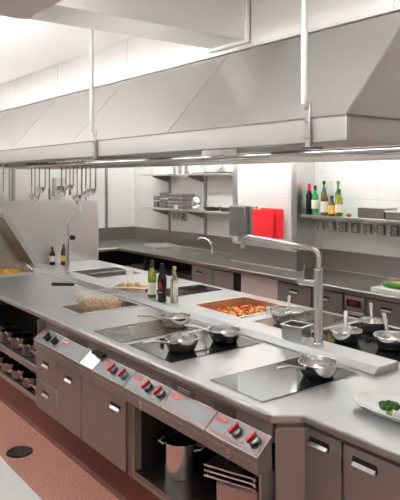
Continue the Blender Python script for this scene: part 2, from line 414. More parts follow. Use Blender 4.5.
# ------------------------------------------------------------------ control panels
SA, SB = (1.797, .718), (1.888, .793)     # front and back edge of the sloping face (y, z)
sl = Vector((0, SB[0] - SA[0], SB[1] - SA[1])); SLEN = sl.length; sl.normalize()
nrm = Vector((0, -sl.z, sl.y))
SROT = Matrix((Vector((1, 0, 0)), sl, nrm)).transposed()
def on_slope(x, u, h=0): return Vector((x, SA[0], SA[1])) + sl * u + nrm * h
def slab(m, x0, x1, u0, u1, h0, h1):
    c = [on_slope(x, u, h) for h in (h0, h1) for u in (u0, u1) for x in (x0, x1)]
    v = [m.bm.verts.new(p) for p in c]
    for q in ((0, 2, 3, 1), (4, 5, 7, 6), (0, 1, 5, 4), (2, 6, 7, 3), (0, 4, 6, 2), (1, 3, 7, 5)): m._f([v[i] for i in q])
    return m
def knob(t, x, u, red=True):
    k = MB(); b0 = on_slope(x, u, .002)
    k.tube([b0, b0 + nrm * .016, b0 + nrm * .020], [.027, .026, .021], 24).build('knob', KNOB if red else KNOBD, t)
    kk = t.children[-1]
    g = MB(); d = (sl * .85 + Vector((.30, 0, 0))).normalized(); p = d.cross(nrm).normalized()
    a = b0 + nrm * .020 + Vector((-.010, 0, 0))
    pts = [a - d * .026 - p * .011, a - d * .026 + p * .011, a + d * .024 + p * .007, a + d * .034, a + d * .024 - p * .007]
    A = [g.bm.verts.new(q) for q in pts]; B = [g.bm.verts.new(q + nrm * .014) for q in pts]
    g._f(A[::-1]); g._f(B)
    for i in range(5): g._f([A[i], A[(i + 1) % 5], B[(i + 1) % 5], B[i]])
    g.build('pointer', RED if red else KNOBD, kk, bevel=.002)
    if not red:
        g = MB(); slab(g, x - .030, x - .024, u - .02, u + .028, .002, .016); g.build('red_mark', RED, kk)
def panel(x0, x1, label, knobs=(), redk=True, logo=True, badge=None, frame=True, dots=(), face=PLATEF):
    t = thing('control_box', label, 'control box', ((x0 + x1) / 2, 1.86, .643))
    g = .0015
    MB().prism([SA, SB, (SB[0], .643), (1.803, .643)], 'X', x0 + g, x1 - g).build('housing', ST_CAB, t, bevel=.002)
    f = MB(); slab(f, x0 + .008, x1 - .008, .008, SLEN - .006, .0002, .0016); fp = f.build('face_plate', face, t)
    MB().box(x0 + .004, x1 - .004, 1.7985, 1.8035, .690, .692).build('front_seam', BRIGHT, t)
    if frame:
        b = MB(); w = .0028
        a, c, u0, u1 = x0 + .016, x1 - .016, .015, SLEN - .013
        slab(b, a, c, u0, u0 + w, .0016, .0024); slab(b, a, c, u1 - w, u1, .0016, .0024); slab(b, a, a + w, u0 + w, u1 - w, .0016, .0024); slab(b, c - w, c, u0 + w, u1 - w, .0016, .0024)
        b.build('red_border', RED, t)
    if logo:
        b = MB(); lx = x0 + .062; slab(b, lx - .036, lx + .036, SLEN - .044, SLEN - .021, .0018, .0032); lp = b.build('name_plate', RED, t)
        text_part('PALUX', .020, WHITEP, lp, on_slope(lx, SLEN - .0325, .0036), SROT, 'lettering')
    for x, u in knobs: knob(t, x, u, redk)
    if dots:
        b = MB()
        for x in dots: slab(b, x - .006, x + .006, .028, .036, .0018, .0026)
        b.build('indicator_dot', RED, t)
    if badge:
        x, z = badge; y = 1.8015
        sh = lambda s: [(x + dx * s, z + dz * s) for dx, dz in ((0, .024), (.012, .018), (.015, 0), (.010, -.014), (0, -.026), (-.010, -.014), (-.015, 0), (-.012, .018))]
        bb = MB().prism(sh(1.0), 'Y', y - .004, y).build('badge', WHITEP, t)
        MB().prism(sh(.86), 'Y', y - .005, y - .004).build('badge_shield', RED, bb)
        MB().prism(sh(.62), 'Y', y - .006, y - .005).build('badge_field', WHITEP, bb)
        MB().prism([(x - .007, z + .006), (x + .007, z + .006), (x, z - .010)], 'Y', y - .007, y - .006).build('badge_triangle', BLACK, bb)
    return t
t = panel(-4.438, -4.064, 'control panel with two dark knobs above the stacked drawers', [(-4.25, .055), (-4.125, .055)], False, frame=False)
MB().tube([(-4.247, 1.803, .668), (-4.247, 1.792, .668)], .013, 16).build('lock', ST_DARK, t)
panel(-4.062, -3.672, 'blank control panel without knobs above the narrow cabinet door', frame=False)
panel(-3.670, -3.482, 'short bright steel panel without lettering between two control panels', logo=False, frame=False, face=BRIGHT)
panel(-3.480, -3.096, 'control panel with two red pointer knobs above the wide cabinet door', [(-3.285, .062), (-3.160, .062)], frame=False, dots=(-3.225,))
panel(-3.094, -2.711, 'control panel with two red knobs and shield badge beside the blank red-bordered panel', [(-2.895, .062), (-2.770, .062)], badge=(-2.914, .664), frame=False, dots=(-2.83,))
panel(-2.709, -2.326, 'red-bordered blank control panel above the stock pot')
panel(-2.324, -1.950, 'red-bordered control panel with two red knobs at the island corner', [(-2.135, .062), (-2.015, .062)], badge=(-2.149, .664), dots=(-2.20, -2.075))

# ------------------------------------------------------------------ pans on the hobs
def make_pan(name, label, cat, loc, rotz, rb, rt, h, hl, rise, group=None, spread=None):
    """handle points along local -Y"""
    t = thing(name, label, cat, loc, rotz, group)
    prof = [(0, .0), (rb, .0), (rb + .010, .004)]
    for i in range(1, 7):
        f = i / 6; prof.append((rb + .010 + (rt - rb - .010) * math.sin(f * PI / 2) ** .9, .004 + (h - .004) * f))
    prof += [(rt + .004, h + .001), (rt + .003, h + .003), (rt - .001, h)]
    inner = [(r - .003, z + .003) for r, z in prof[2:-3]][::-1]
    prof += inner + [(0, .006)]
    MB().lathe(prof, seg=40).build('pan_body', PAN, t, world=False)
    a = Vector((0, -(rt - .012), h - .022)); e = Vector((0, -(rt + hl), h + rise))
    hb = MB()
    pts = [a, a + Vector((0, -.03, .010)), a.lerp(e, .55) + Vector((0, 0, .012)), e]
    ws = [.012, .009, .010, .013]; th = .006
    prev = None
    rings = []
    for p, w in zip(pts, ws):
        rings.append([hb.bm.verts.new(p + Vector(q)) for q in ((-w, 0, 0), (-w * .6, 0, th), (w * .6, 0, th), (w, 0, 0), (w * .6, 0, -th), (-w * .6, 0, -th))])
    for A, B in zip(rings, rings[1:]):
        for k in range(6): hb._f([A[k], A[(k + 1) % 6], B[(k + 1) % 6], B[k]])
    hb._f(rings[0][::-1]); hb._f(rings[-1])
    hb.build('handle', ST, t, bevel=.0015, world=False)
    rv = MB()
    for s in (-.008, .008): rv.blob((s, -(rt - .019), h - .028), .004, sub=1)
    rv.build('rivets', ST, t, world=False)
    return t
HZ = W + .0056
GP = 'sauteuse pans on the island'
pan0 = make_pan('frying_pan', 'steel pan nearest the camera, alone on the near glass hob', 'pan', (-2.145, 2.405, HZ), -.12, .066, .100, .075, .165, .008, GP)
def rot_to(dx, dy): return math.atan2(dx, -dy)
dup(pan0, (-2.972, 2.128, HZ), rot_to(-.05, -.9), 'left steel pan at the front edge of the two-pan glass hob', GP)
dup(pan0, (-2.965, 2.455, HZ), rot_to(-.24, -.17), 'steel pan by the ridge on the two-pan glass hob', GP)
dup(pan0, (-3.47, 2.435, W + .0041), rot_to(-.14, -.22), 'steel pan standing alone on the brown front griddle', GP)
pan1 = make_pan('frying_pan', 'steel pan with raised handle right beside the tall tap column', 'pan', (-2.505, 3.07, HZ), rot_to(-.12, .14), .066, .098, .070, .10, .075, GP)
dup(pan1, (-2.565, 3.42, HZ), rot_to(-.12, .14), 'steel pan at the far edge of the three-pan hob', GP)
dup(pan1, (-2.225, 3.16, HZ), rot_to(-.13, .11), 'large-looking steel pan at the right frame edge on the far hob', GP, 1.12)
make_pan('wide_pan', 'widest deep steel pan on the brown griddle behind the small container', 'pan', (-3.10, 3.15, W + .0041), rot_to(-.12, .14), .075, .125, .088, .08, .06)

# ------------------------------------------------------------------ taps
def tap_big():
    t = thing('swing_tap', 'tall chrome column tap with long swing spout at the near end', 'tap', (-2.466, 2.77, RZ))
    x, y = -2.466, 2.77
    MB().lathe([(0, 0), (.034, 0), (.034, .006), (.030, .010), (.026, .02), (.026, .44), (.028, .442), (.028, .452), (.018, .458), (0, .458)], (x, y, RZ), 28).build('column', CHROME, t)
    sp = [(x, y, RZ + .456), (x, y, RZ + .52), (x - .006, y, RZ + .545), (x - .028, y, RZ + .565), (x - .06, y, RZ + .570)]
    sp += [(x - .60, y, RZ + .598), (x - .635, y, RZ + .598), (x - .665, y, RZ + .583), (x - .680, y, RZ + .555), (x - .684, y, RZ + .515)]
    MB().tube(sp, [.0155] * 9 + [.0165], 16).build('spout', CHROME, t)
    v = MB().tube([(x - .02, y - .005, RZ + .365), (x - .115, y - .04, RZ + .365), (x - .120, y - .042, RZ + .365)], [.021, .021, .016], 20).build('valve', CHROME, t)
    MB().tube([(x - .095, y - .033, RZ + .38), (x - .085, y - .03, RZ + .47)], [.0055, .0045], 10).build('lever', CHROME, v)
tap_big()
def tap_left():
    x, y = -5.93, 2.77
    t = thing('pot_filler_tap', 'steel pot filler tap with angled arm in front of the splash panel', 'tap', (x, y, RZ))
    MB().lathe([(0, 0), (.03, 0), (.03, .006), (.02, .01), (.019, .02), (.019, .45), (.022, .452), (.022, .47), (.014, .475), (0, .475)], (x, y, RZ), 24).build('column', CHROME, t)
    MB().tube([(x, y, RZ + .47), (x, y, RZ + .55), (x + .012, y, RZ + .57), (x + .27, y, RZ + .715), (x + .30, y, RZ + .722), (x + .318, y, RZ + .71), (x + .322, y, RZ + .665)], .0125, 14).build('spout', CHROME, t)
    v = MB().tube([(x + .015, y, RZ + .385), (x + .11, y, RZ + .385)], .021, 18).build('valve', CHROME, t)
    MB().tube([(x + .11, y, RZ + .385), (x + .15, y, RZ + .385)], [.026, .022], 18).build('knob', BLACK, v)
tap_left()

# ------------------------------------------------------------------ bottles
def bottle(name, label, cat, loc, h, r, neck, glass, cap, capm, capl, lab=None, labm=LABEL, fill=None, group=None, wine=True):
    t = thing(name, label, cat, loc, 0, group)
    sh = h * (.60 if wine else .55)
    prof = [(0, .0), (r * .9, 0), (r, .006), (r, sh), (r * .93, sh + .02), (r * .55, sh + .05), (neck * 1.08, sh + .075), (neck, h - .03), (neck * 1.15, h - .028), (neck * 1.15, h - .016), (neck, h - .014), (neck, h), (0, h)]
    if h < .24: prof = [(0, 0), (r * .9, 0), (r, .005), (r, h * .58), (r * .8, h * .66), (neck, h * .78), (neck, h), (0, h)]
    MB().lathe(prof, seg=24).build('glass', glass, t, world=False)
    if cap: MB().lathe([(neck * 1.02, h - capl), (neck * 1.22, h - capl), (neck * 1.22, h + .002), (neck * .9, h + .004), (0, h + .004)], seg=20).build('cap', capm, t, world=False)
    if lab:
        MB().lathe([(r + .0004, lab[0] * h), (r + .0012, lab[0] * h), (r + .0012, lab[1] * h), (r + .0004, lab[1] * h)], seg=24).build('paper_label', labm, t, world=False)
    return t
CORK = mat('cork', (.55, .36, .20), 0, .7); FOILB = mat('black_foil', (.02, .02, .02), 0, .4)
bottle('wine_bottle', 'green glass white wine bottle with cream label on the island ridge', 'bottle', (-4.30, 2.775, RZ), .305, .036, .0135, G_GREEN, True, FOILB, .055, (.10, .42), LABEL)
t = bottle('wine_bottle', 'dark red wine bottle with red emblem in the middle of the island trio', 'bottle', (-4.10, 2.74, RZ), .305, .037, .014, G_DARK, True, FOILB, .06)
# emblem facing the camera side
b = MB()
for a0, z0, z1, w in ((-.42, .10, .15, .10), (-.30, .095, .165, .10), (-.12, .12, .17, .10), (.06, .11, .155, .12), (.2, .10, .14, .08)):
    for k in range(3):
        a = math.radians(-52) + a0 * .9 + k * w / 3
        p = [Vector((math.cos(q) * .0378, math.sin(q) * .0378, 0)) for q in (a, a + w / 3)]
        vs = [b.v(p[0].x, p[0].y, z0), b.v(p[1].x, p[1].y, z0), b.v(p[1].x, p[1].y, z1), b.v(p[0].x, p[0].y, z1)]; b._f(vs)
b.build('red_emblem', RED, t, solid=.0008, world=False)
b = MB()
for k in range(8):
    a = math.radians(-52) - .42 + k * .1
    p = [Vector((math.cos(q) * .0378, math.sin(q) * .0378, 0)) for q in (a, a + .07)]
    b._f([b.v(p[0].x, p[0].y, .078), b.v(p[1].x, p[1].y, .078), b.v(p[1].x, p[1].y, .084), b.v(p[0].x, p[0].y, .084)])
b.build('white_print', WHITEP, t, solid=.0008, world=False)
t = bottle('oil_bottle', 'pale clear bottle with side label and cork at the right of the island trio', 'bottle', (-3.985, 2.78, RZ), .29, .032, .013, G_CLEAR, True, CORK, .022)
b = MB()
for k in range(8):
    a = math.radians(-38) + k * .16
    p = [Vector((math.cos(q) * .0328, math.sin(q) * .0328, 0)) for q in (a, a + .16)]
    b._f([b.v(p[0].x, p[0].y, .07), b.v(p[1].x, p[1].y, .07), b.v(p[1].x, p[1].y, .16), b.v(p[0].x, p[0].y, .16)])
b.build('paper_label', WHITEP, t, solid=.0008, world=False)
bottle('sauce_bottle', 'small dark sauce bottle with red cap and white label by splash panel', 'bottle', (-6.90, 3.03, W), .215, .034, .013, G_DARK, True, RED, .028, (.18, .5), LABEL)
bottle('sauce_bottle', 'small amber bottle with yellow label by the splash panel', 'bottle', (-6.80, 3.13, W), .245, .034, .013, G_BROWN, True, mat('maroon_cap', (.25, .03, .03), 0, .4), .028, (.2, .48), LABELY)

# ------------------------------------------------------------------ small containers and food on the island
def open_pan(t, lx, ly, h, m, z=0, rim=.012, wall=.002):
    b = MB()
    b.box(-lx, lx, -ly, ly, z, z + wall)
    b.box(-lx, -lx + wall, -ly, ly, z + wall, z + h); b.box(lx - wall, lx, -ly, ly, z + wall, z + h)
    b.box(-lx + wall, lx - wall, -ly, -ly + wall, z + wall, z + h); b.box(-lx + wall, lx - wall, ly - wall, ly, z + wall, z + h)
    b.build('container', m, t, world=False)
    r = MB(); r.cells(grid_faces([-lx - rim, -lx + wall, lx - wall, lx + rim], [-ly - rim, -ly + wall, ly - wall, ly + rim], lambda x, y: abs(x) < lx - wall and abs(y) < ly - wall), z + h, z + h + .003)
    r.build('rim', BRIGHT, t, bevel=.001, world=False)
t = thing('food_container', 'small square steel container standing on the ridge beside the tap column', 'container', (-2.665, 2.79, RZ), math.radians(12))
open_pan(t, .070, .060, .082, ST)
t = thing('potato_tray', 'shallow steel tray of potatoes on the ridge left of the wine bottles', 'tray', (-4.65, 2.785, RZ), math.radians(38))
open_pan(t, .155, .075, .042, PAN)
pot_spots = [(-.12, -.035, 0), (-.065, -.03, 0), (-.005, -.035, 0), (.055, -.03, 0), (.115, -.035, 0), (-.10, .035, 0), (-.035, .035, 0), (.03, .035, 0), (.10, .035, 0), (-.09, 0, .034), (-.02, .0, .036), (.05, .003, .035)]
cc, ss = math.cos(math.radians(38)), math.sin(math.radians(38))
p0 = tag(MB().blob((0, 0, .022), .030, (1.1, .85, .74), 3, .0).build('potato', POTATO), 'potato in the shallow steel tray', 'potato', 'potatoes in the tray')
for i, (x, y, z) in enumerate(pot_spots):
    o = p0 if i == 0 else p0.copy()
    if i: COL.objects.link(o)
    o.location = (-4.65 + cc * x - ss * y, 2.785 + ss * x + cc * y, RZ + .003 + z); o.rotation_euler = (0, 0, random.uniform(0, 3))
    k = random.uniform(.88, 1.03); o.scale = (k, k, k)
# peppers in the food well
b = MB(); rnd = random.Random(3)
zb = W - .125
b.slot = 0; b.box(-3.99, -3.44, 2.98, 3.53, zb, zb + .045)
for i in range(300):
    x = -3.985 + rnd.random() * .54; y = 2.985 + rnd.random() * .54
    hgt = .052 + .05 * max(0, (x + 3.985) / .54) + rnd.uniform(-.008, .014)
    b.slot = rnd.choice([0, 0, 0, 1, 1, 3, 2])
    b.blob((min(max(x, -3.968), -3.462), min(max(y, 3.003), 3.507), zb + hgt), .028, (1.05, .48, .34), 1, .15, (rnd.uniform(-.6, .6), rnd.uniform(-.6, .6), rnd.uniform(0, 3)))
tag(b.build('chopped_peppers', [PEP_R, PEP_Y, PEP_G, PEP_O]), 'heap of chopped red, yellow and green peppers in the food well', 'vegetables', kind='stuff')
# white plastic pieces
tag(MB().lathe([(0, 0), (.022, 0), (.026, .05), (.024, .05), (.020, .004), (0, .004)], (-3.388, 3.25, W), 20).build('white_cup', WHITEP), 'small white cup on the worktop at the corner of the pepper well', 'cup')
tag(MB().box(-5.70, -5.665, 3.34, 3.42, W + .007, W + .052, .2).build('white_block', WHITEP, bevel=.006), 'small white block on the rim of the empty sink', 'block')

# frying basket
t = thing('frying_basket', 'wire frying basket with black grip lifted over the fryer', 'basket', (-4.44, 2.285, .86))
bx0, bx1, by0, by1, bz0, bz1 = -4.55, -4.335, 2.18, 2.54, .868, 1.0
b = MB(); wr = .0013
for i in range(16):
    y = by0 + (by1 - by0) * i / 15
    b.tube([(bx0, y, bz1), (bx0, y, bz0), (bx1, y, bz0), (bx1, y, bz1)], wr, 4)
for i in range(10):
    x = bx0 + (bx1 - bx0) * i / 9
    b.tube([(x, by0, bz1), (x, by0, bz0), (x, by1, bz0), (x, by1, bz1)], wr, 4)
for i in range(1, 7):
    z = bz0 + (bz1 - bz0) * i / 7
    b.tube([(bx0, by0, z), (bx1, by0, z), (bx1, by1, z), (bx0, by1, z), (bx0, by0, z)], wr, 4)
b.build('wire_mesh', MESHW, t)
MB().tube([(bx0, by0, bz1), (bx1, by0, bz1), (bx1, by1, bz1), (bx0, by1, bz1), (bx0, by0, bz1)], .004, 8).build('rim', BRIGHT, t)
h = MB().tube([(-4.40, 2.18, bz1 - .03), (-4.40, 2.165, bz1 + .05), (-4.40, 2.125, 1.098), (-4.40, 2.10, 1.104)], .005, 8).build('handle', BRIGHT, t)
MB().tube([(-4.40, 2.11, 1.103), (-4.40, 1.93, 1.125)], [.012, .013], 12).build('grip', BLACK, h)
MB().tube([(-4.44, by1, bz1), (-4.44, by1 + .07, bz1 - .02), (-4.44, by1 + .105, W + .010)], .004, 8).build('hook', BRIGHT, t)
b = MB(); rnd = random.Random(5)
for i in range(210):
    x = rnd.uniform(bx0 + .018, bx1 - .018); y = rnd.uniform(by0 + .02, by1 - .03)
    z = bz0 + .018 + rnd.random() * (.065 + .022 * math.sin((y - by0) * 17))
    b.blob((x, y, z), .018, (1, .8, .7), 1, .18, (rnd.random() * 3, rnd.random() * 3, 0))
tag(b.build('fried_bites', FRY2), 'pile of golden fried bites in the wire basket', 'food', kind='stuff')

# tilting pan at the left end, lid open
t = thing('tilting_pan', 'square tilting cooker at the far left of the island with raised lid', 'cooker', (-6.655, 2.36, W - .15))
x0, x1, y0, y1 = -6.95, -6.36, 2.12, 2.60
b = MB(); w = .02
b.box(x0 + .004, x1 - .004, y0 + .004, y1 - .004, W - .15, W - .13)
b.box(x0 + .004, x0 + w, y0 + .004, y1 - .004, W - .13, W + .02); b.box(x1 - w, x1 - .004, y0 + .004, y1 - .004, W - .13, W + .02)
b.box(x0 + w, x1 - w, y0 + .004, y0 + w, W - .13, W + .02); b.box(x0 + w, x1 - w, y1 - w, y1 - .004, W - .13, W + .02)
b.build('basin', ST, t)
hy, hz = 2.61, W + .045
dl = Vector((0, -.37, .585)); LL = dl.length; dl.normalize(); nl = Vector((0, dl.z, -dl.y)) * -1   # lid direction and its underside normal
def lidpt(x, u, h): return Vector((x, hy, hz)) + dl * u + nl * h
def lidbox(m, xa, xb, u0, u1, h0, h1):
    v = [m.bm.verts.new(lidpt(x, u, h)) for h in (h0, h1) for u in (u0, u1) for x in (xa, xb)]
    for q in ((0, 2, 3, 1), (4, 5, 7, 6), (0, 1, 5, 4), (2, 6, 7, 3), (0, 4, 6, 2), (1, 3, 7, 5)): m._f([v[i] for i in q])
m = MB(); lidbox(m, x0 - .005, x1 + .02, 0, LL, -.05, -.042)
lidbox(m, x0 - .005, x0 + .005, 0, LL, -.042, 0); lidbox(m, x1 + .01, x1 + .02, 0, LL, -.042, 0)
lidbox(m, x0 + .005, x1 + .01, LL - .01, LL, -.042, 0); lidbox(m, x0 + .005, x1 + .01, 0, .01, -.042, 0)
ld = m.build('lid', ST, t, bevel=.003)
m = MB(); lidbox(m, x0 + .006, x1 + .009, .011, LL - .011, -.0415, -.035); m.build('lid_lining', mat('lid_lining_steel', (.30, .27, .20), 1, .4), ld)
m = MB(); lidbox(m, x1 - .10, x1 + .02, LL, LL + .03, -.04, -.015); m.build('lid_grip', BRIGHT, ld, bevel=.004)
MB().box(x1 - .03, x1 + .028, 2.572, 2.65, W + .001, W + .06).build('hinge_block', BRIGHT, t, bevel=.006)
MB().tube([(x1 - .20, 2.56, W + .05), (x1 - .12, 2.56, W + .085), (x1 - .03, 2.58, W + .05)], .014, 12).build('hinge_arm', CHROME, t)
b = MB(); rnd = random.Random(9)
b.box(x0 + .025, x1 - .025, y0 + .025, y1 - .025, W - .125, W - .03)
for i in range(330):
    x = rnd.uniform(x0 + .05, x1 - .05); y = rnd.uniform(y0 + .05, y1 - .05)
    b.blob((x, y, W - .02 + rnd.random() * .028), .019, (1.3, .42, .42), 1, .1, (rnd.uniform(-.4, .4), rnd.uniform(-.4, .4), rnd.uniform(0, 3)))
tag(b.build('golden_pasta', FRY), 'golden yellow fries filling the tilting cooker', 'food', kind='stuff').name = 'golden_fries'

# plate and broccoli
px, py = -1.60, 2.30
pl = thing('serving_plate', 'white oval porcelain plate on the near right worktop', 'plate', (px, py, W))
MB().lathe([(0, .004), (.55, .004), (.58, 0), (.62, 0), (.64, .006), (.97, .030), (1.0, .034), (.985, .037), (.66, .013), (0, .010)], (0, 0, 0), 56, .205, .118, 2.7).build('dish', PORC, pl, world=False)
def floret(label, loc, s, seed):
    t = thing('broccoli_floret', label, 'broccoli', loc)
    rnd2 = random.Random(seed)
    MB().tube([(0, 0, 0), (.002, -.004, .012 * s), (0, 0, .03 * s)], [.009 * s, .010 * s, .016 * s], 10).build('stalk', BROCS, t, world=False)
    b = MB()
    for i in range(26):
        a = rnd2.random() * 2 * PI; q = math.sqrt(rnd2.random()) * .024 * s
        b.blob((q * math.cos(a), q * math.sin(a), (.040 - q * .45 / s) * s + rnd2.uniform(-.003, .004)), .0105 * s, (1, 1, .9), 2, .14)
    b.build('crown', BROC, t, world=False)
floret('larger dark broccoli floret on the white plate, on the left', (-1.598, 2.245, W + .0105), 1.35, 1)
floret('smaller bright broccoli floret on the white plate, at the frame edge', (-1.548, 2.30, W + .0105), 1.2, 2)

# ------------------------------------------------------------------ pots below
def make_pot(name, label, loc, r, h, rotz, group, cat='saucepan'):
    t = thing(name, label, cat, loc, rotz, group)
    MB().lathe([(0, 0), (r - .008, 0), (r, .008), (r, h - .002), (r + .004, h), (r + .003, h + .002), (r - .003, h), (r - .003, .008), (0, .005)], seg=30).build('pan_body', UTST, t, world=False)
    MB().tube([(0, -(r - .002), h - .025), (0, -r - .025, h + .005), (0, -r - .05, h + .012)], [.007, .006, .009], 10).build('handle', BRIGHT, t, world=False)
    for s in (-1, 1):
        MB().tube([(s * r, -.025, h * .7), (s * (r + .024), -.018, h * .74), (s * (r + .024), .018, h * .74), (s * r, .025, h * .7)], .004, 8).build('side_loop', BRIGHT, t, world=False)
    return t
gU, gL = 'saucepans on the upper pot shelf', 'saucepans on the lower pot shelf'
names = ['first', 'second', 'third', 'fourth', 'fifth']
s0 = make_pot('saucepan', 'front saucepan on the upper pot shelf, nearest the drawers', (-4.60, 1.975, .476), .098, .10, 0, gU)
s1 = make_pot('saucepan', 'front saucepan on the lower pot shelf, nearest the drawers', (-4.60, 1.965, .233), .090, .095, 0, gL)
s1.location.z = .213
ul = ['second front saucepan from the drawers on the upper pot shelf', 'third front saucepan from the drawers on the upper pot shelf', 'fourth front saucepan from the drawers on the upper pot shelf', 'fifth front saucepan from the drawers on the upper pot shelf']
for k, lab in enumerate(ul): dup(s0, (-4.86 - .26 * k, 1.975, .476), random.uniform(.5, 1.1), lab, gU)
ll = [q.replace('upper', 'lower') for q in ul]
for k, lab in enumerate(ll): dup(s1, (-4.845 - .245 * k, 1.965, .213), random.uniform(.5, 1.1), lab, gL)
for k in range(4): dup(s0, (-4.70 - .27 * k, 2.36, .476), PI + random.uniform(-.3, .3), ['back row saucepan on the upper pot shelf against the drawer side', 'second saucepan from the drawers in the upper back row', 'third saucepan from the drawers in the upper back row', 'fourth saucepan from the drawers in the upper back row'][k], gU)
# stock pot
t = thing('stock_pot', 'tall steel stock pot in the open cabinet under the island', 'pot', (-2.835, 2.03, .246))
MB().lathe([(0, 0), (.092, 0), (.100, .008), (.100, .196), (.104, .198), (.103, .201), (.097, .198), (.097, .010), (0, .006)], seg=44).build('pot_body', PAN, t, world=False)
for a in (3.6, .45):
    d = Vector((math.cos(a), math.sin(a), 0)); p = Vector((-d.y, d.x, 0))
    MB().tube([d * .099 + p * .035 + Vector((0, 0, .165)), d * .135 + p * .03 + Vector((0, 0, .175)), d * .135 - p * .03 + Vector((0, 0, .175)), d * .099 - p * .035 + Vector((0, 0, .165))], .005, 10).build('loop_handle', BRIGHT, t, world=False)
# rack and trays at the right of the open cabinet
ta = math.radians(21)
t = thing('tray_box', 'steel box standing under the oven trays in the open cabinet', 'container', (-2.40, 1.885, .246), ta)
open_b = MB().box(.04, .27, .005, .36, 0, .185); open_b.build('box_body', ST_CAB, t, bevel=.003, world=False)
MB().box(.045, .265, .001, .005, .01, .175).build('front_plate', ST, t, bevel=.002, world=False)
for k in range(3):
    z = .440 + k * .026
    q = thing('oven_tray', ['lowest of three steel oven trays in the open cabinet', 'middle of three steel oven trays in the open cabinet', 'topmost of three steel oven trays in the open cabinet'][k], 'tray', (-2.41, 1.875, z), ta, 'oven trays in the open cabinet')
    MB().box(0, .27, .004, .36, 0, .004).build('tray_plate', ST, q, bevel=.001, world=False)
    MB().tube([(-.01, 0, .006), (.285, 0, .006)], .0055, 10).build('rolled_edge', BRIGHT, q, world=False)
    MB().tube([(.275, -.012, .006), (.275, .012, .006)], .010, 12).build('end_ring', ST, q, world=False)
    b = MB(); b.box(0, .004, .01, .36, .004, .018); b.box(.266, .27, .013, .36, .004, .018); b.build('side_lip', ST, q, world=False)

# ------------------------------------------------------------------ exhaust hood, duct, rods, rail, ladles
HX0, HX1 = -8.2, -1.425
t = thing('exhaust_hood', 'large stainless steel extraction hood over the whole island', 'hood', ((HX0 + HX1) / 2, 2.77, 2.068))
YA, YB, YC, YD = 1.75, 2.16, 3.38, 3.79; ZL, ZM, ZTOP = 2.068, 2.162, 2.616; th = .012
b = MB()
b.box(HX0, HX1, YA, YA + th, ZL, ZM); b.box(HX0, HX1, YD - th, YD, ZL, ZM)
b.box(HX1 - th, HX1, YA + th, YD - th, ZL, ZM); b.box(HX0, HX0 + th, YA + th, YD - th, ZL, ZM)
b.box(HX0 + th, HX1 - th, YA + th, YA + .06, ZL, ZL + .008); b.box(HX0 + th, HX1 - th, YD - .06, YD - th, ZL, ZL + .008)
b.build('lip', ST_HOOD, t, bevel=.002)
b = MB()
b.prism([(YA + .003, ZM + .002), (YB, ZTOP), (YB + .012, ZTOP), (YA + .018, ZM + .002)], 'X', HX0, HX1)
b.prism([(YD - .003, ZM + .002), (YC, ZTOP), (YC - .012, ZTOP), (YD - .018, ZM + .002)], 'X', HX0, HX1)
for xa, xb in ((HX0, HX0 + th), (HX1 - th, HX1)):
    b.prism([(YA + .018, ZM + .002), (YB + .012, ZTOP), (YC - .012, ZTOP), (YD - .018, ZM + .002)], 'X', xa, xb)
b.build('canopy', ST_HOOD, t)
for sx in (-7.03, -5.92, -4.80, -3.69, -2.575, -1.432):
    b = MB(); a = Vector((sx, YA + .003, ZM + .004)); e = Vector((sx, YB, ZTOP))
    b.tube([a, e], .0035, 6); b.build('seam', ST_HOOD, t)
b = MB(); b.box(HX0, HX1 + .005, YA - .004, YA + .01, ZM - .003, ZM + .004); b.box(HX1 - .01, HX1 + .005, YA + .01, YD, ZM - .003, ZM + .004); b.build('edge_bead', ST_DARK, t)
b = MB(); b.box(HX0, HX1 + .012, YB - .02, YC + .02, ZTOP + .001, ZTOP + .014); b.build('cornice', ST, t, bevel=.003)
MB().box(HX0 + .05, HX1 - .05, YB + .05, YC - .05, 2.50, 2.52).build('filter', ST_DARK, t)
MB().box(HX0, HX1, YB, YC, ZTOP + .015, CZ - .001).build('plenum_box', ST_HOOD, t)
for sx in (-7.12, -5.98, -4.82, -3.67, -1.52): MB().box(sx - .004, sx + .004, YB - .004, YB, ZTOP + .016, CZ - .002).build('box_seam', BRIGHT, t)
for k, (xa, ya) in enumerate([(-5.6, 2.45), (-3.9, 2.45), (-2.3, 2.45), (-5.6, 3.1), (-3.9, 3.1), (-2.3, 3.1)]):
    q = MB().box(xa - .62, xa + .62, ya - .07, ya + .07, 2.36, 2.40).build('lamp_housing', WHITE, t)
    MB().box(xa - .60, xa + .60, ya - .055, ya + .055, 2.35, 2.36).build('lamp_diffuser', LAMPH, q)
# duct running from the hood box over the front aisle
t = thing('ventilation_duct', 'square steel ventilation duct crossing the ceiling in front of the hood', 'duct', (-2.56, .4, 2.663))
MB().box(-2.70, -2.415, -1.2, YB - .002, 2.663, CZ - .001).build('duct_body', ST_HOOD, t, bevel=.003)
MB().box(-2.72, -2.395, YB - .03, YB - .003, 2.645, CZ - .002).build('flange', ST_HOOD, t, bevel=.003)
def rod(x, label):
    t = thing('hanger_rod', label, 'rod', (x, 1.733, ZL), 0, 'rods carrying the hood')
    MB().tube([(x, 1.72, 2.50), (x, 1.72, CZ - .001)], .0105, 14).build('upper_rod', WHITE, t)
    MB().tube([(x, 1.72, 2.215), (x, 1.72, 2.50)], .0135, 14).build('sleeve', WHITE, t)
    p = MB().box(x - .013, x + .013, 1.736, 1.7455, 2.052, 2.225).build('bracket', ST, t, bevel=.002)
    b = MB()
    for z in (2.20, 2.15, 2.09): b.tube([(x, 1.730, z), (x, 1.736, z)], .008, 10)
    b.build('bolts', CHROME, p)
    MB().box(x - .03, x + .03, 1.735, 1.79, 2.045, 2.052).build('foot', ST_DARK, p)
rod(-3.336, 'white hanger rod left, bolted to the hood lip')
rod(-1.602, 'white hanger rod right, in front of the hood corner')
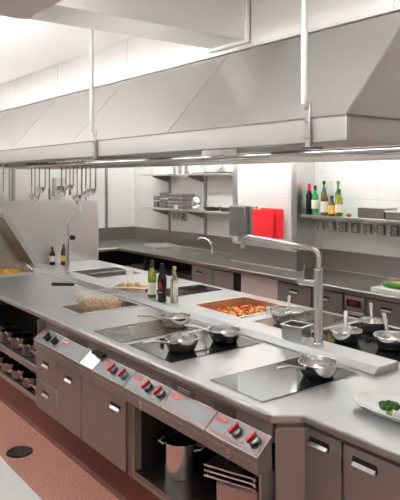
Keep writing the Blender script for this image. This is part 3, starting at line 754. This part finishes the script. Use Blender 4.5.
# utensil rail below the hood
rl = thing('utensil_rail', 'long chrome rail hung below the hood along the island', 'rail', (-4.9, 2.77, 2.06))
MB().tube([(-8.15, 2.77, 2.083), (-1.46, 2.77, 2.083)], .024, 16).build('rail_tube', CHROME, rl)
for xx in (-7.6, -5.6, -3.6, -1.9): MB().tube([(xx, 2.77, 2.10), (xx, 2.77, 2.50)], .008, 8).build('hanger', ST, rl)
q = MB().box(-3.42, -3.18, 2.62, 2.74, 2.088, 2.138).build('junction_box', WHITE, rl, bevel=.004)
# ladles, skimmers, a fork, whisk on the rail
def utensil(kind, name, label, x, length, r, ang):
    t = thing(name, label, kind, (x, 2.77, 2.10), ang, 'utensils hanging on the rail')
    z0 = .012; e = -(length)
    MB().tube([(0, -.030, -.012), (0, -.027, .012), (0, 0, .014 ), (0, .029, .004), (0, .030, -.05), (0, .030, e + r)], .0075, 8).build('handle', UTST, t, world=False)
    if kind == 'ladle':
        pr = [(r, 0)] + [(r * math.cos(a), -r * 1.3 * math.sin(a)) for a in (.3, .6, .9, 1.2)] + [(0, -r * 1.3)]
        pr += [(0, -r * 1.22)] + [(r * .94 * math.cos(a), -r * 1.22 * math.sin(a)) for a in (1.2, .9, .6, .3)] + [(r * .94, 0)]
        MB().lathe(pr, (0, .03 - r * .9, e + r), 20).build('bowl', PAN, t, world=False)
    elif kind == 'skimmer':
        bb = MB(); bb.tube([(0, .022, e), (0, .026, e - .0), (0, .034, e)], [r * .8, r, r * .9], 20); bb.build('disc', UTST, t, world=False)
    elif kind == 'whisk':
        bb = MB()
        for k in range(4):
            a = k * PI / 4; c, s = math.cos(a), math.sin(a)
            bb.tube([(0, .03, e + .12), (c * r * .8, .03 + s * r * .8, e + .05), (c * r, .03 + s * r, e + .015), (0, .03, e - .012), (-c * r, .03 - s * r, e + .015), (-c * r * .8, .03 - s * r * .8, e + .05), (0, .03, e + .12)], .0016, 5)
        bb.build('wires', BRIGHT, t, world=False)
    else:
        MB().box(-r * .7, r * .7, .027, .033, e - .03, e + .09).build('blade', UTST, t, bevel=.003, world=False)
    return t
UT = [('whisk', -7.93, .40, .03), ('spatula', -7.72, .40, .030), ('whisk', -6.98, .34, .030), ('ladle', -6.87, .355, .042), ('ladle', -6.74, .37, .040), ('ladle', -6.58, .275, .050), ('spatula', -6.46, .33, .040),
      ('ladle', -6.14, .27, .044), ('ladle', -6.03, .30, .048), ('spatula', -5.93, .27, .035), ('ladle', -5.85, .235, .042), ('skimmer', -5.76, .33, .050), ('ladle', -5.66, .345, .050), ('skimmer', -5.57, .31, .045), ('ladle', -5.47, .30, .045), ('ladle', -5.36, .275, .050)]
words = ['whisk at the far left end of the utensil rail', 'flat steel spatula next to the far left whisk', 'whisk alone in the left cluster of hanging utensils', 'steel ladle directly right of the clustered whisk', 'long narrow ladle in the left cluster of utensils', 'short ladle with raised bowl in the left cluster',
         'flat steel spatula ending the left cluster of utensils', 'short ladle starting the right cluster of utensils', 'second ladle from the left in the right cluster', 'narrow spatula hanging among the right cluster ladles', 'shortest ladle on the utensil rail, highest bowl', 'round flat skimmer hanging behind the shortest ladle',
         'longest ladle of the right utensil cluster', 'round flat skimmer right of the longest ladle', 'last but one ladle before the rod on the rail', 'biggest ladle with wide round bowl at the right end of the rail']
for (k, x, l, r), wd in zip(UT, words): utensil(k, k, wd, x, l + .04, r * 1.08, random.uniform(-.9, -.3))

# ------------------------------------------------------------------ back counter
BF = 4.58
cnt = thing('back_counter', 'grey steel L-shaped counter along the back and left walls', 'counter', (-6, 5, .84))
fc = [[(-8.93, 2.6), (-8.06, 2.6), (-8.06, BF), (-8.93, BF)], [(-8.93, BF), (-8.06, BF), (-8.06, 4.96), (-8.93, 4.96)], [(-8.06, BF), (PX0 - .01, BF), (PX0 - .01, 4.96), (-8.06, 4.96)],
      [(PX0 - .01, BF), (PX1 + .01, BF), (PX1 + .01, 4.96), (PX0 - .01, 4.96)], [(PX1 + .01, BF), (-1.6, BF), (-1.6, 4.96), (PX1 + .01, 4.96)],
      [(-8.93, 4.96), (-8.06, 4.96), (-8.06, 5.40), (-8.93, 5.40)], [(-8.06, 4.96), (PX0 - .01, 4.96), (PX0 - .01, 5.40), (-8.06, 5.40)], [(PX1 + .01, 4.96), (-1.6, 4.96), (-1.6, 5.40), (PX1 + .01, 5.40)]]
MB().cells(fc, W - .05, W).build('counter_top', ST_BACK, cnt, bevel=.010, segs=3)
b = MB(); zs = 1.125
b.box(-8.948, -8.93, 2.6, 5.40, W, zs); b.box(-8.93, PX0 - .008, 5.402, 5.418, W, zs); b.box(PX0 - .008, PX1 + .022, PY - .024, PY - .008, W, zs - .004)
b.box(PX1 + .008, PX1 + .022, PY - .008, 5.402, W, zs); b.box(PX1 + .022, -1.6, 5.402, 5.418, W, zs)
b.build('backsplash', ST_BACK, cnt, bevel=.002)
b = MB()
b.box(-8.92, PX0 - .012, 5.385, 5.402, W, W + .012); b.box(PX0 - .012, PX1 + .03, PY - .04, PY - .024, W, W + .012); b.box(PX1 + .03, -1.6, 5.385, 5.402, W, W + .012); b.box(-8.93, -8.91, 2.6, 5.39, W, W + .012)
b.build('joint_bead', ST, cnt, bevel=.004)
MB().lathe([(0, 0), (.075, 0), (.085, .004), (.075, .006), (.06, .004), (0, .002)], (-6.66, 5.02, W), 28).build('basin_drain', PORC, cnt)
# cabinets under it
def bcab(label, x0, x1, fronts, m=ST_CAB, name='under_counter_cabinet'):
    t = thing(name, label, 'cabinet', ((x0 + x1) / 2, 5.0, .1))
    MB().box(x0, x1, BF + .05, 4.97, .1, W - .052).build('carcass', DARK, t)
    MB().box(x0, x1, BF + .09, 4.97, 0, .099).build('plinth', DARK, t)
    for (a, c, z0, z1, hx, hz, nm) in fronts: door(t, a, c, z0, z1, BF + .026, nm, m, hx, hz, .11)
    return t
ST_GREY = mat('grey_cabinet_steel', (.30, .29, .29), .6, .42, .03, (60, 60, 3), .05)
bcab('grey door cabinet under the small sink of the back counter', -6.215, -5.345, [(-6.21, -5.785, .12, .835, -6.06, .76, 'door'), (-5.775, -5.42, .12, .835, None, None, 'door')], ST_CAB)
bcab('grey cabinet with drawers right of the tiled pillar base', -4.685, -4.20, [(-4.68, -4.205, .62, .83, -4.44, .765, 'drawer'), (-4.68, -4.205, .36, .61, -4.44, .555, 'drawer'), (-4.68, -4.205, .12, .35, None, None, 'drawer')], ST_GREY)
bcab('grey cabinet left of the refrigeration controls under the back counter', -4.19, -3.80, [(-4.185, -3.805, .12, .835, -4.02, .76, 'door')], ST_GREY)
bcab('grey cabinet below the white cutting board on the back counter', -3.53, -2.95, [(-3.525, -2.955, .12, .83, -3.31, .765, 'door')], ST_GREY)
bcab('grey cabinet at the right end below the back counter', -2.94, -1.62, [(-2.935, -1.625, .12, .83, -2.4, .765, 'door')], ST_GREY)
t = thing('control_unit', 'refrigeration control unit with dark display and louvres under back counter', 'control unit', (-3.66, 4.9, .1))
MB().box(-3.785, -3.535, BF + .03, 4.97, 0, W - .052).build('housing', ST_GREY, t)
f = MB().box(-3.765, -3.548, BF + .015, BF + .03, .70, .83).build('display_frame', ST, t, bevel=.003)
dsp = MB().box(-3.74, -3.575, BF + .010, BF + .015, .735, .80).build('display', BLACK, t)
b = MB()
for k in range(3):
    x = -3.70 + k * .022
    b.box(x, x + .014, BF + .0085, BF + .0098, .757, .7595); b.box(x, x + .014, BF + .0085, BF + .0098, .769, .7715); b.box(x, x + .014, BF + .0085, BF + .0098, .781, .7835)
    b.box(x - .002, x + .001, BF + .0085, BF + .0098, .758, .783); b.box(x + .013, x + .016, BF + .0085, BF + .0098, .758, .783)
b.build('digits', LED, dsp)
f = MB().box(-3.765, -3.548, BF + .018, BF + .03, .47, .685).build('louvre_frame', ST, t, bevel=.003)
for z in (.60, .51): MB().prism([(-3.74, z), (-3.60, z), (-3.572, z + .055), (-3.72, z + .055)], 'Y', BF + .012, BF + .018).build('louvre', BLACK, t)
# open dark bay on the left with some cookware
t = thing('open_bay', 'open dark shelving under the back counter in the left corner', 'shelving', (-7.3, 5.0, .1))
b = MB(); b.box(-8.92, -6.225, 5.30, 5.32, .1, W - .052); b.box(-8.92, -8.90, 2.62, 5.30, .1, W - .052); b.box(-6.245, -6.225, BF + .04, 5.30, 0, W - .052); b.box(-8.90, -6.245, BF + .06, 5.30, .1, .12); b.box(-8.90, -8.10, 2.62, BF + .06, .1, .12)
b.build('carcass', DARK, t)
MB().box(-8.90, -6.245, BF + .10, 5.30, .46, .48).build('shelf', DARK, t)
MB().box(-7.42, -7.39, BF + .06, BF + .09, .12, .845).build('post', DARK, t)
sp = make_pot('stew_pot', 'dark steel pot in the corner bay under the back counter', (-7.85, 4.85, .481), .13, .16, .5, 'pots in the corner bay', 'pot')
for o in sp.children: o.data.materials[0] = ST_DARK
dup(sp, (-7.14, 4.82, .481), -.4, 'dark steel pot right of the post in the corner bay', 'pots in the corner bay')
tag(MB().box(-6.84, -6.50, 4.78, 5.2, .481, .66).build('storage_box', ST_DARK, bevel=.01), 'dark box on the corner bay shelf beside the door cabinet', 'box')
# sheet tray on the counter
t = thing('sheet_tray', 'empty shallow steel tray lying on the left back counter', 'tray', (-7.52, 5.02, W), math.radians(-14))
open_pan(t, .30, .20, .05, BRIGHT)
# small mixer tap
t = thing('mixer_tap', 'small curved chrome tap on the back counter', 'tap', (-6.55, 5.21, W))
MB().lathe([(0, 0), (.03, 0), (.03, .008), (.022, .012), (.022, .06), (.018, .075), (0, .075)], seg=20).build('base', CHROME, t, world=False)
MB().tube([(0, 0, .06), (-.008, -.01, .12), (-.04, -.03, .18), (-.10, -.06, .215), (-.16, -.09, .215), (-.19, -.11, .19)], [.016, .016, .015, .014, .013, .013], 12).build('spout', CHROME, t, world=False)
MB().tube([(0, .0, .07), (-.03, .01, .155), (-.05, .02, .17)], [.009, .008, .007], 8).build('lever', CHROME, t, world=False)
# cutting board with vegetables
tag(MB().box(-3.50, -2.90, 4.63, 5.02, W, W + .042).build('cutting_board', WHITEP, bevel=.006), 'thick white cutting board on the right back counter', 'cutting board')
zc = W + .043
tag(MB().tube([(-3.42, 4.70, zc + .026), (-3.40, 4.70, zc + .026), (-3.34, 4.71, zc + .028), (-3.1, 4.73, zc + .028), (-2.98, 4.72, zc + .026), (-2.96, 4.72, zc + .026)], [.008, .018, .026, .027, .018, .006], 16).build('cucumber', CUKE), 'green cucumber at the front of the white cutting board', 'cucumber')
tag(MB().tube([(-3.41, 4.82, zc + .022), (-3.36, 4.82, zc + .024), (-3.2, 4.83, zc + .024), (-3.0, 4.84, zc + .012)], [.010, .021, .022, .006], 14).build('carrot', CARROT), 'orange carrot behind the cucumber on the white board', 'carrot')

# ------------------------------------------------------------------ wall shelves with tableware
def shelf(label, x0, x1, z, y0=5.08, y1=5.39, brackets=()):
    t = thing('wall_shelf', label, 'shelf', ((x0 + x1) / 2, y1, z - .03))
    MB().box(x0, x1, y0, y1, z - .028, z).build('board', ST, t, bevel=.003)
    for x in brackets: MB().prism([(y1, z - .029), (y0 + .02, z - .029), (y0 + .02, z - .045), (y1 - .04, z - .12), (y1, z - .12)], 'X', x - .004, x + .004).build('bracket', ST_BACK, t)
    return t
shelf('upper steel wall shelf on the left back wall', -8.22, -5.98, 2.005, brackets=(-7.885, -6.967, -6.10))
shelf('lower steel wall shelf on the left back wall', -8.22, -5.98, 1.495, brackets=(-7.885, -6.967, -6.10))
shelf('long steel wall shelf with bottles right of the pillar', PX1 + .012, -2.2, 1.53, 5.06, 5.40, brackets=(-4.70, -3.3))
# upper shelf
UZ, LZ = 2.0055, 1.4955
tag(MB().lathe([(0, 0), (.16, 0), (.185, .20), (.19, .21), (.18, .21), (.155, .01), (0, .01)], (-7.78, 5.22, UZ), 32).build('storage_tub', BEIGE), 'beige round tub at the left end of the upper shelf', 'tub')
gm = thing('steel_beaker', 'left steel beaker on the upper wall shelf', 'beaker', (-7.40, 5.18, UZ), 0, 'steel beakers on the upper shelf')
MB().lathe([(0, 0), (.038, 0), (.042, .13), (.040, .13), (.036, .006), (0, .006)], seg=20).build('cup', PAN, gm, world=False)
dup(gm, (-7.27, 5.18, UZ), 0, 'middle steel beaker on the upper wall shelf'); dup(gm, (-7.13, 5.20, UZ), 0, 'right steel beaker on the upper wall shelf')
tag(MB().lathe([(0, 0), (.20, 0), (.24, .014), (.235, .016), (.2, .004), (0, .004)], (-6.80, 5.235, UZ), 32, 1, .6).build('oval_tray', ST_DARK), 'dark oval tray lying left on the upper shelf', 'tray')
tag(MB().lathe([(0, 0), (.20, 0), (.24, .014), (.235, .016), (.2, .004), (0, .004)], (-6.27, 5.235, UZ), 32, 1, .6).build('oval_tray', ST_DARK), 'dark oval tray lying right on the upper shelf', 'tray')
tag(MB().lathe([(0, 0), (.09, 0), (.16, .07), (.17, .10), (.165, .10), (.08, .008), (0, .008)], (-6.62, 5.235, UZ + .02), 32).build('white_bowl', PORC), 'white porcelain bowl on the left oval tray', 'bowl')
# lower shelf
def can(label, x, r, h, y=5.17):
    t = thing('steel_canister', label, 'canister', (x, y, LZ), 0, 'canisters on the lower shelf')
    MB().lathe([(0, 0), (r, 0), (r, h), (r - .004, h), (r - .004, .006), (0, .006)], seg=24).build('can', UTST, t, world=False)
    MB().lathe([(r + .001, h * .55), (r + .004, h * .57), (r + .004, h * .60), (r + .001, h * .62)], seg=24).build('band', ST, t, world=False)
can('short steel canister at the left end of the lower shelf', -7.87, .055, .17)
can('tall steel canister beside the short one on the lower shelf', -7.72, .045, .23)
can('tall steel canister in front of the tray stack on the lower shelf', -7.575, .058, .235, 5.145)
t = None
for k in range(4):
    q = thing('gastronorm_pan', ['lowest pan of the stack on the lower wall shelf', 'second pan up in the stack on the lower wall shelf', 'third pan up in the stack on the lower wall shelf', 'topmost pan of the stack on the lower wall shelf'][k], 'pan', (-7.31, 5.235, LZ + k * .054), 0, 'stacked pans on the lower shelf')
    open_pan(q, .19 - .006 * k, .12, .048, ST_DARK)
tag(MB().lathe([(0, 0), (.03, 0), (.036, .06), (.034, .06), (.028, .004), (0, .004)], (-7.26, 5.098, LZ), 18).build('white_cup', PORC), 'small white cup at the front of the lower wall shelf', 'cup')
t = thing('dome_lid', 'polished round bowl standing on its edge on the lower shelf', 'bowl', (-6.93, 5.2, LZ))
b = MB(); b.lathe([(.10, 0), (.095, .03), (.075, .055), (.04, .072), (0, .078)], seg=28); bmesh.ops.rotate(b.bm, verts=list(b.bm.verts), cent=(0, 0, 0), matrix=Matrix.Rotation(math.radians(78), 3, 'X')); bmesh.ops.translate(b.bm, verts=list(b.bm.verts), vec=(0, .03, .10))
b.build('shell', CHROME, t, solid=.003, world=False)
SKIL = mat('skillet_black', (.06, .058, .055), .5, .35)
wp = thing('small_skillet', 'left dark skillet on the lower wall shelf', 'pan', (-6.56, 5.22, LZ), 1.2, 'skillets on the lower shelf')
MB().lathe([(0, 0), (.10, 0), (.13, .05), (.134, .05), (.104, -.0) if False else (.128, .045), (.098, .006), (0, .006)], seg=28).build('pan_body', SKIL, wp, world=False)
MB().tube([(0, -.12, .045), (0, -.15, .06), (.02, -.17, .065)], .008, 8).build('handle', CHROME, wp, world=False)
dup(wp, (-6.22, 5.22, LZ), 1.0, 'right dark skillet on the lower wall shelf')
tag(MB().box(-6.07, -6.00, 5.10, 5.16, LZ, LZ + .05).build('orange_box', ORANGE, bevel=.004), 'tiny orange box at the right end of the lower wall shelf', 'box')
# wall sockets under it
for k, x in enumerate((-7.72, -7.50)):
    q = thing('wall_socket', ['left grey wall socket under the lower shelf', 'right grey wall socket under the lower shelf'][k], 'socket', (x, BY, 1.31), 0, 'sockets under the shelf')
    MB().box(x - .06, x + .06, BY - .03, BY - .001, 1.30, 1.42).build('socket_box', GREYP if False else mat('socket_grey', (.55, .55, .54), 0, .4), q, bevel=.006)
    MB().box(x - .035, x + .035, BY - .036, BY - .03, 1.33, 1.39).build('flap', mat('flap_grey', (.42, .42, .41), 0, .4), q, bevel=.003)
# dispenser and red boards on the pillar
t = thing('towel_dispenser', 'dark grey dispenser on the pillar left of the red boards', 'dispenser', (-5.72, PY, 1.225))
MB().box(-5.80, -5.50, PY - .13, PY - .008, 1.235, 1.60).build('housing', GREYP, t, bevel=.012)
MB().box(-5.499, -5.40, PY - .06, PY - .008, 1.25, 1.60).build('side_unit', mat('side_unit_grey', (.30, .29, .28), .2, .4), t, bevel=.008)
MB().box(-5.76, -5.66, PY - .10, PY - .02, 1.16, 1.235).build('paper_towel', WHITEP, t)
MB().tube([(-5.775, PY - .132, 1.52), (-5.775, PY - .14, 1.52)], .014, 12).build('button', ORANGE, t)
def rboard(label, x0, x1, z0, z1, y, tilt):
    b = MB(); b.box(x0, x1, y - .010, y + .010, z0, z1)
    bmesh.ops.rotate(b.bm, verts=list(b.bm.verts), cent=((x0 + x1) / 2, y, (z0 + z1) / 2), matrix=Matrix.Rotation(tilt, 3, 'Y'))
    return tag(b.build('red_cutting_board', REDB, bevel=.02 if False else .009, segs=3), label, 'cutting board', 'red boards on the pillar')
rboard('front left red cutting board hanging on the pillar', -5.40, -5.05, 1.255, 1.575, PY - .09, .0)
rboard('right red cutting board half behind the other on the pillar', -5.31, -4.935, 1.25, 1.590, PY - .05, .0)
MB_ = thing('board_holder', 'thin steel holder strip under the red cutting boards', 'holder', (-5.25, PY, 1.2))
MB().box(-5.42, -4.93, PY - .115, PY - .026, 1.225, 1.243).build('ledge', ST, MB_, bevel=.002)
# grey dispenser on the left wall behind the ladles
t = thing('wall_dispenser', 'pale grey dispenser on the left wall behind the hanging ladles', 'dispenser', (LX, 4.05, 1.62))
MB().box(LX + .002, LX + .12, 3.92, 4.10, 1.66, 1.95).build('housing', mat('dispenser_grey', (.55, .55, .54), 0, .4), t, bevel=.012)
MB().box(LX + .12, LX + .13, 3.95, 4.07, 1.70, 1.82).build('window', GREYP, t)

# bottles on the right shelf
BZ = 1.5305
bottle('wine_bottle', 'dark wine bottle with red capsule at the left end of the shelf', 'bottle', (-4.695, 5.12, BZ), .345, .038, .0145, G_DARK, True, RED, .085)
bottle('spirit_bottle', 'green bottle with pale label next to the dark wine bottle', 'bottle', (-4.60, 5.11, BZ), .325, .038, .015, G_GREEN2, True, FOILB, .045, (.22, .52), LABEL)
bottle('spirit_bottle', 'green bottle with dark cap in the back row of the shelf', 'bottle', (-4.585, 5.24, BZ), .375, .036, .014, G_GREEN2, True, FOILB, .035)
bottle('spirit_bottle', 'dark bottle with cream label in the middle of the shelf row', 'bottle', (-4.475, 5.12, BZ), .30, .040, .014, G_BROWN, True, FOILB, .03, (.12, .52), LABEL)
bottle('spirit_bottle', 'clear bottle with bare neck behind the cream-labelled bottle', 'bottle', (-4.48, 5.24, BZ), .375, .035, .014, G_WHITE, True, CORK, .02)
bottle('vinegar_bottle', 'green bottle leaning on nothing behind the short oil bottle', 'bottle', (-4.40, 5.26, BZ), .375, .034, .014, G_GREEN2, True, GREYP, .03)['label'] = 'green bottle with grey cap behind the short oil bottle'
bottle('oil_bottle', 'short dark bottle with yellow label on the shelf', 'bottle', (-4.368, 5.115, BZ), .215, .036, .014, G_BROWN, True, FOILB, .02, (.12, .55), LABELY)
bottle('oil_bottle', 'amber bottle with cream label and black cap ending the shelf row', 'bottle', (-4.272, 5.12, BZ), .290, .040, .015, G_OIL, True, FOILB, .05, (.15, .45), LABEL)
tag(MB().blob((-4.14, 5.12, BZ + .021), .026, (1.2, 1, .8), 2).build('small_jar', mat('jar_maroon', (.35, .08, .06), 0, .4)), 'small reddish jar between bottles and containers on the shelf', 'jar')
CG = 'steel containers on the bottle shelf'
t = thing('food_container', 'taller steel container with lid next to the bottles', 'container', (-3.86, 5.22, BZ), 0, CG); open_pan(t, .16, .11, .105, UTST)
MB().box(-.17, .17, -.12, .12, .109, .116).build('lid', ST, t, bevel=.003, world=False)
t = thing('food_container', 'lower steel container in front of the lidded one', 'container', (-3.63, 5.17, BZ), 0, CG)
t.location.x = -3.49; open_pan(t, .165, .10, .075, UTST)
MB().box(-.175, .175, -.11, .11, .079, .085).build('lid', ST, t, bevel=.003, world=False)
t2 = thing('food_container', 'steel container at the far right of the bottle shelf', 'container', (-3.10, 5.2, BZ), 0, CG); open_pan(t2, .17, .11, .10, UTST)
# mugs hanging under the shelf
hr = thing('hook_rail', 'thin steel hook rail under the bottle shelf', 'rail', (-3.8, 5.12, 1.485))
MB().tube([(-4.76, 5.17, 1.488), (-2.4, 5.17, 1.488)], .005, 8).build('bar', ST, hr)
MG = 'mugs hanging under the bottle shelf'
mg = thing('steel_mug', 'steel mug hanging nearest the pillar under the bottle shelf', 'mug', (-4.57, 5.17, 1.365), 0, MG)
MB().lathe([(0, 0), (.044, 0), (.048, .004), (.048, .098), (.050, .10), (.046, .10), (.045, .006), (0, .006)], seg=24).build('cup', UTST, mg, world=False)
MB().tube([(.0, -.047, .085), (.0, -.075, .08), (.0, -.078, .04), (.0, -.047, .03)], .006, 8).build('handle', UTST, mg, world=False)
MB().tube([(0, .046, .09), (0, .030, .115), (0, .008, .130), (0, -.006, .126)], .003, 6).build('hook', ST, mg, world=False)
mw = ['second', 'third', 'fourth', 'fifth', 'sixth', 'seventh', 'eighth']
for k in range(7): dup(mg, (-4.57 + .160 * (k + 1), 5.17, 1.365), random.uniform(-.5, .2), '%s steel mug from the pillar under the bottle shelf' % mw[k], MG)

# ------------------------------------------------------------------ foreground counter and drain
t = thing('front_counter', 'pale steel worktop in the lower left foreground', 'counter', (-3.4, .2, 0))
MB().box(-6.5, -1.25, -.25, .79, W - .05, W).build('counter_top', ST_TOP, t, bevel=.010, segs=3)
MB().box(-6.45, -1.3, -.2, .72, .12, W - .051).build('base', ST_CAB, t)
MB().box(-6.4, -1.35, -.15, .66, 0, .12).build('plinth', ST_DARK, t)
t = thing('floor_drain', 'round black floor drain in the red aisle floor', 'drain', (-4.2, 1.60, 0))
MB().lathe([(0, .0005), (.092, .0005), (.092, .004), (.078, .005), (.076, .003), (0, .003)], seg=36).build('ring', BLACK, t, world=False)
b = MB()
for k in range(-4, 5):
    x = k * .016; l = math.sqrt(max(.0, .074 ** 2 - x * x))
    b.box(x - .004, x + .004, -l, l, .003, .006)
b.build('grate', ST_DARK, t, world=False)

# ------------------------------------------------------------------ uplights added out of view to brighten ceiling, hood and walls
def added_uplight_at(x, y, label, up, lx=.62):
    t = thing('added_uplight', label, 'light', (x, y, 2.56), 0, 'unseen lamps added to brighten the kitchen')
    MB().box(x - lx, x + lx, y - .035, y + .035, 2.60, 2.63).build('housing', WHITE, t)
    if up: MB().box(x - lx, x + lx, y - .13, y + .13, 2.555, 2.565).build('reflector', WHITE, t)  # opaque sheet added below the tubes to send light upward
    for s_ in (-.075, .075): MB().tube([(x - lx, y + s_, 2.60), (x + lx, y + s_, 2.60)], .030, 10).build('tube', (LAMPB2 if x < -5 else LAMPB) if y > 3 else (LAMPD if -2 < x < -1 else LAMP), t)
    for s_ in (-lx, lx): MB().box(x + s_ - .015, x + s_ + .015, y - .12, y + .12, 2.57, 2.64).build('end_cap', WHITE, t)
    for s_ in (-.45, .45): MB().tube([(x + s_, y, 2.63), (x + s_, y, CZ - .001)], .005, 6).build('suspension', WHITE, t)
for k, x in enumerate((-7.4, -5.5, -3.9, -1.7, .3)):
    w_ = ['at the far left', 'second from the left', 'in the middle', 'fourth from the left', 'at the near right'][k]
    added_uplight_at(x, .78, 'unseen added fluorescent uplight %s above the front aisle' % w_, True)
    if k < 4: added_uplight_at(x, 4.25, 'unseen added fluorescent uplight %s above the back aisle' % w_, True)
w = bpy.data.worlds.new('world'); SC.world = w; w.use_nodes = True
w.node_tree.nodes['Background'].inputs[0].default_value = (.9, .93, 1, 1); w.node_tree.nodes['Background'].inputs[1].default_value = .05

# ------------------------------------------------------------------ camera
cam = bpy.data.cameras.new('camera'); co = bpy.data.objects.new('camera', cam); COL.objects.link(co)
co.location = (0, 0, 1.93); co.rotation_euler = (PI / 2, 0, math.atan2(610, 465))
cam.sensor_fit = 'HORIZONTAL'; cam.sensor_width = 36; cam.lens = 36 * 610 / 400
cam.shift_x = 0; cam.shift_y = -71 / 400; cam.clip_start = .02
SC.camera = co
vs = SC.view_settings
vs.view_transform = 'Standard'; vs.look = 'None'; vs.gamma = 1; vs.use_curve_mapping = False; vs.exposure = 0.68
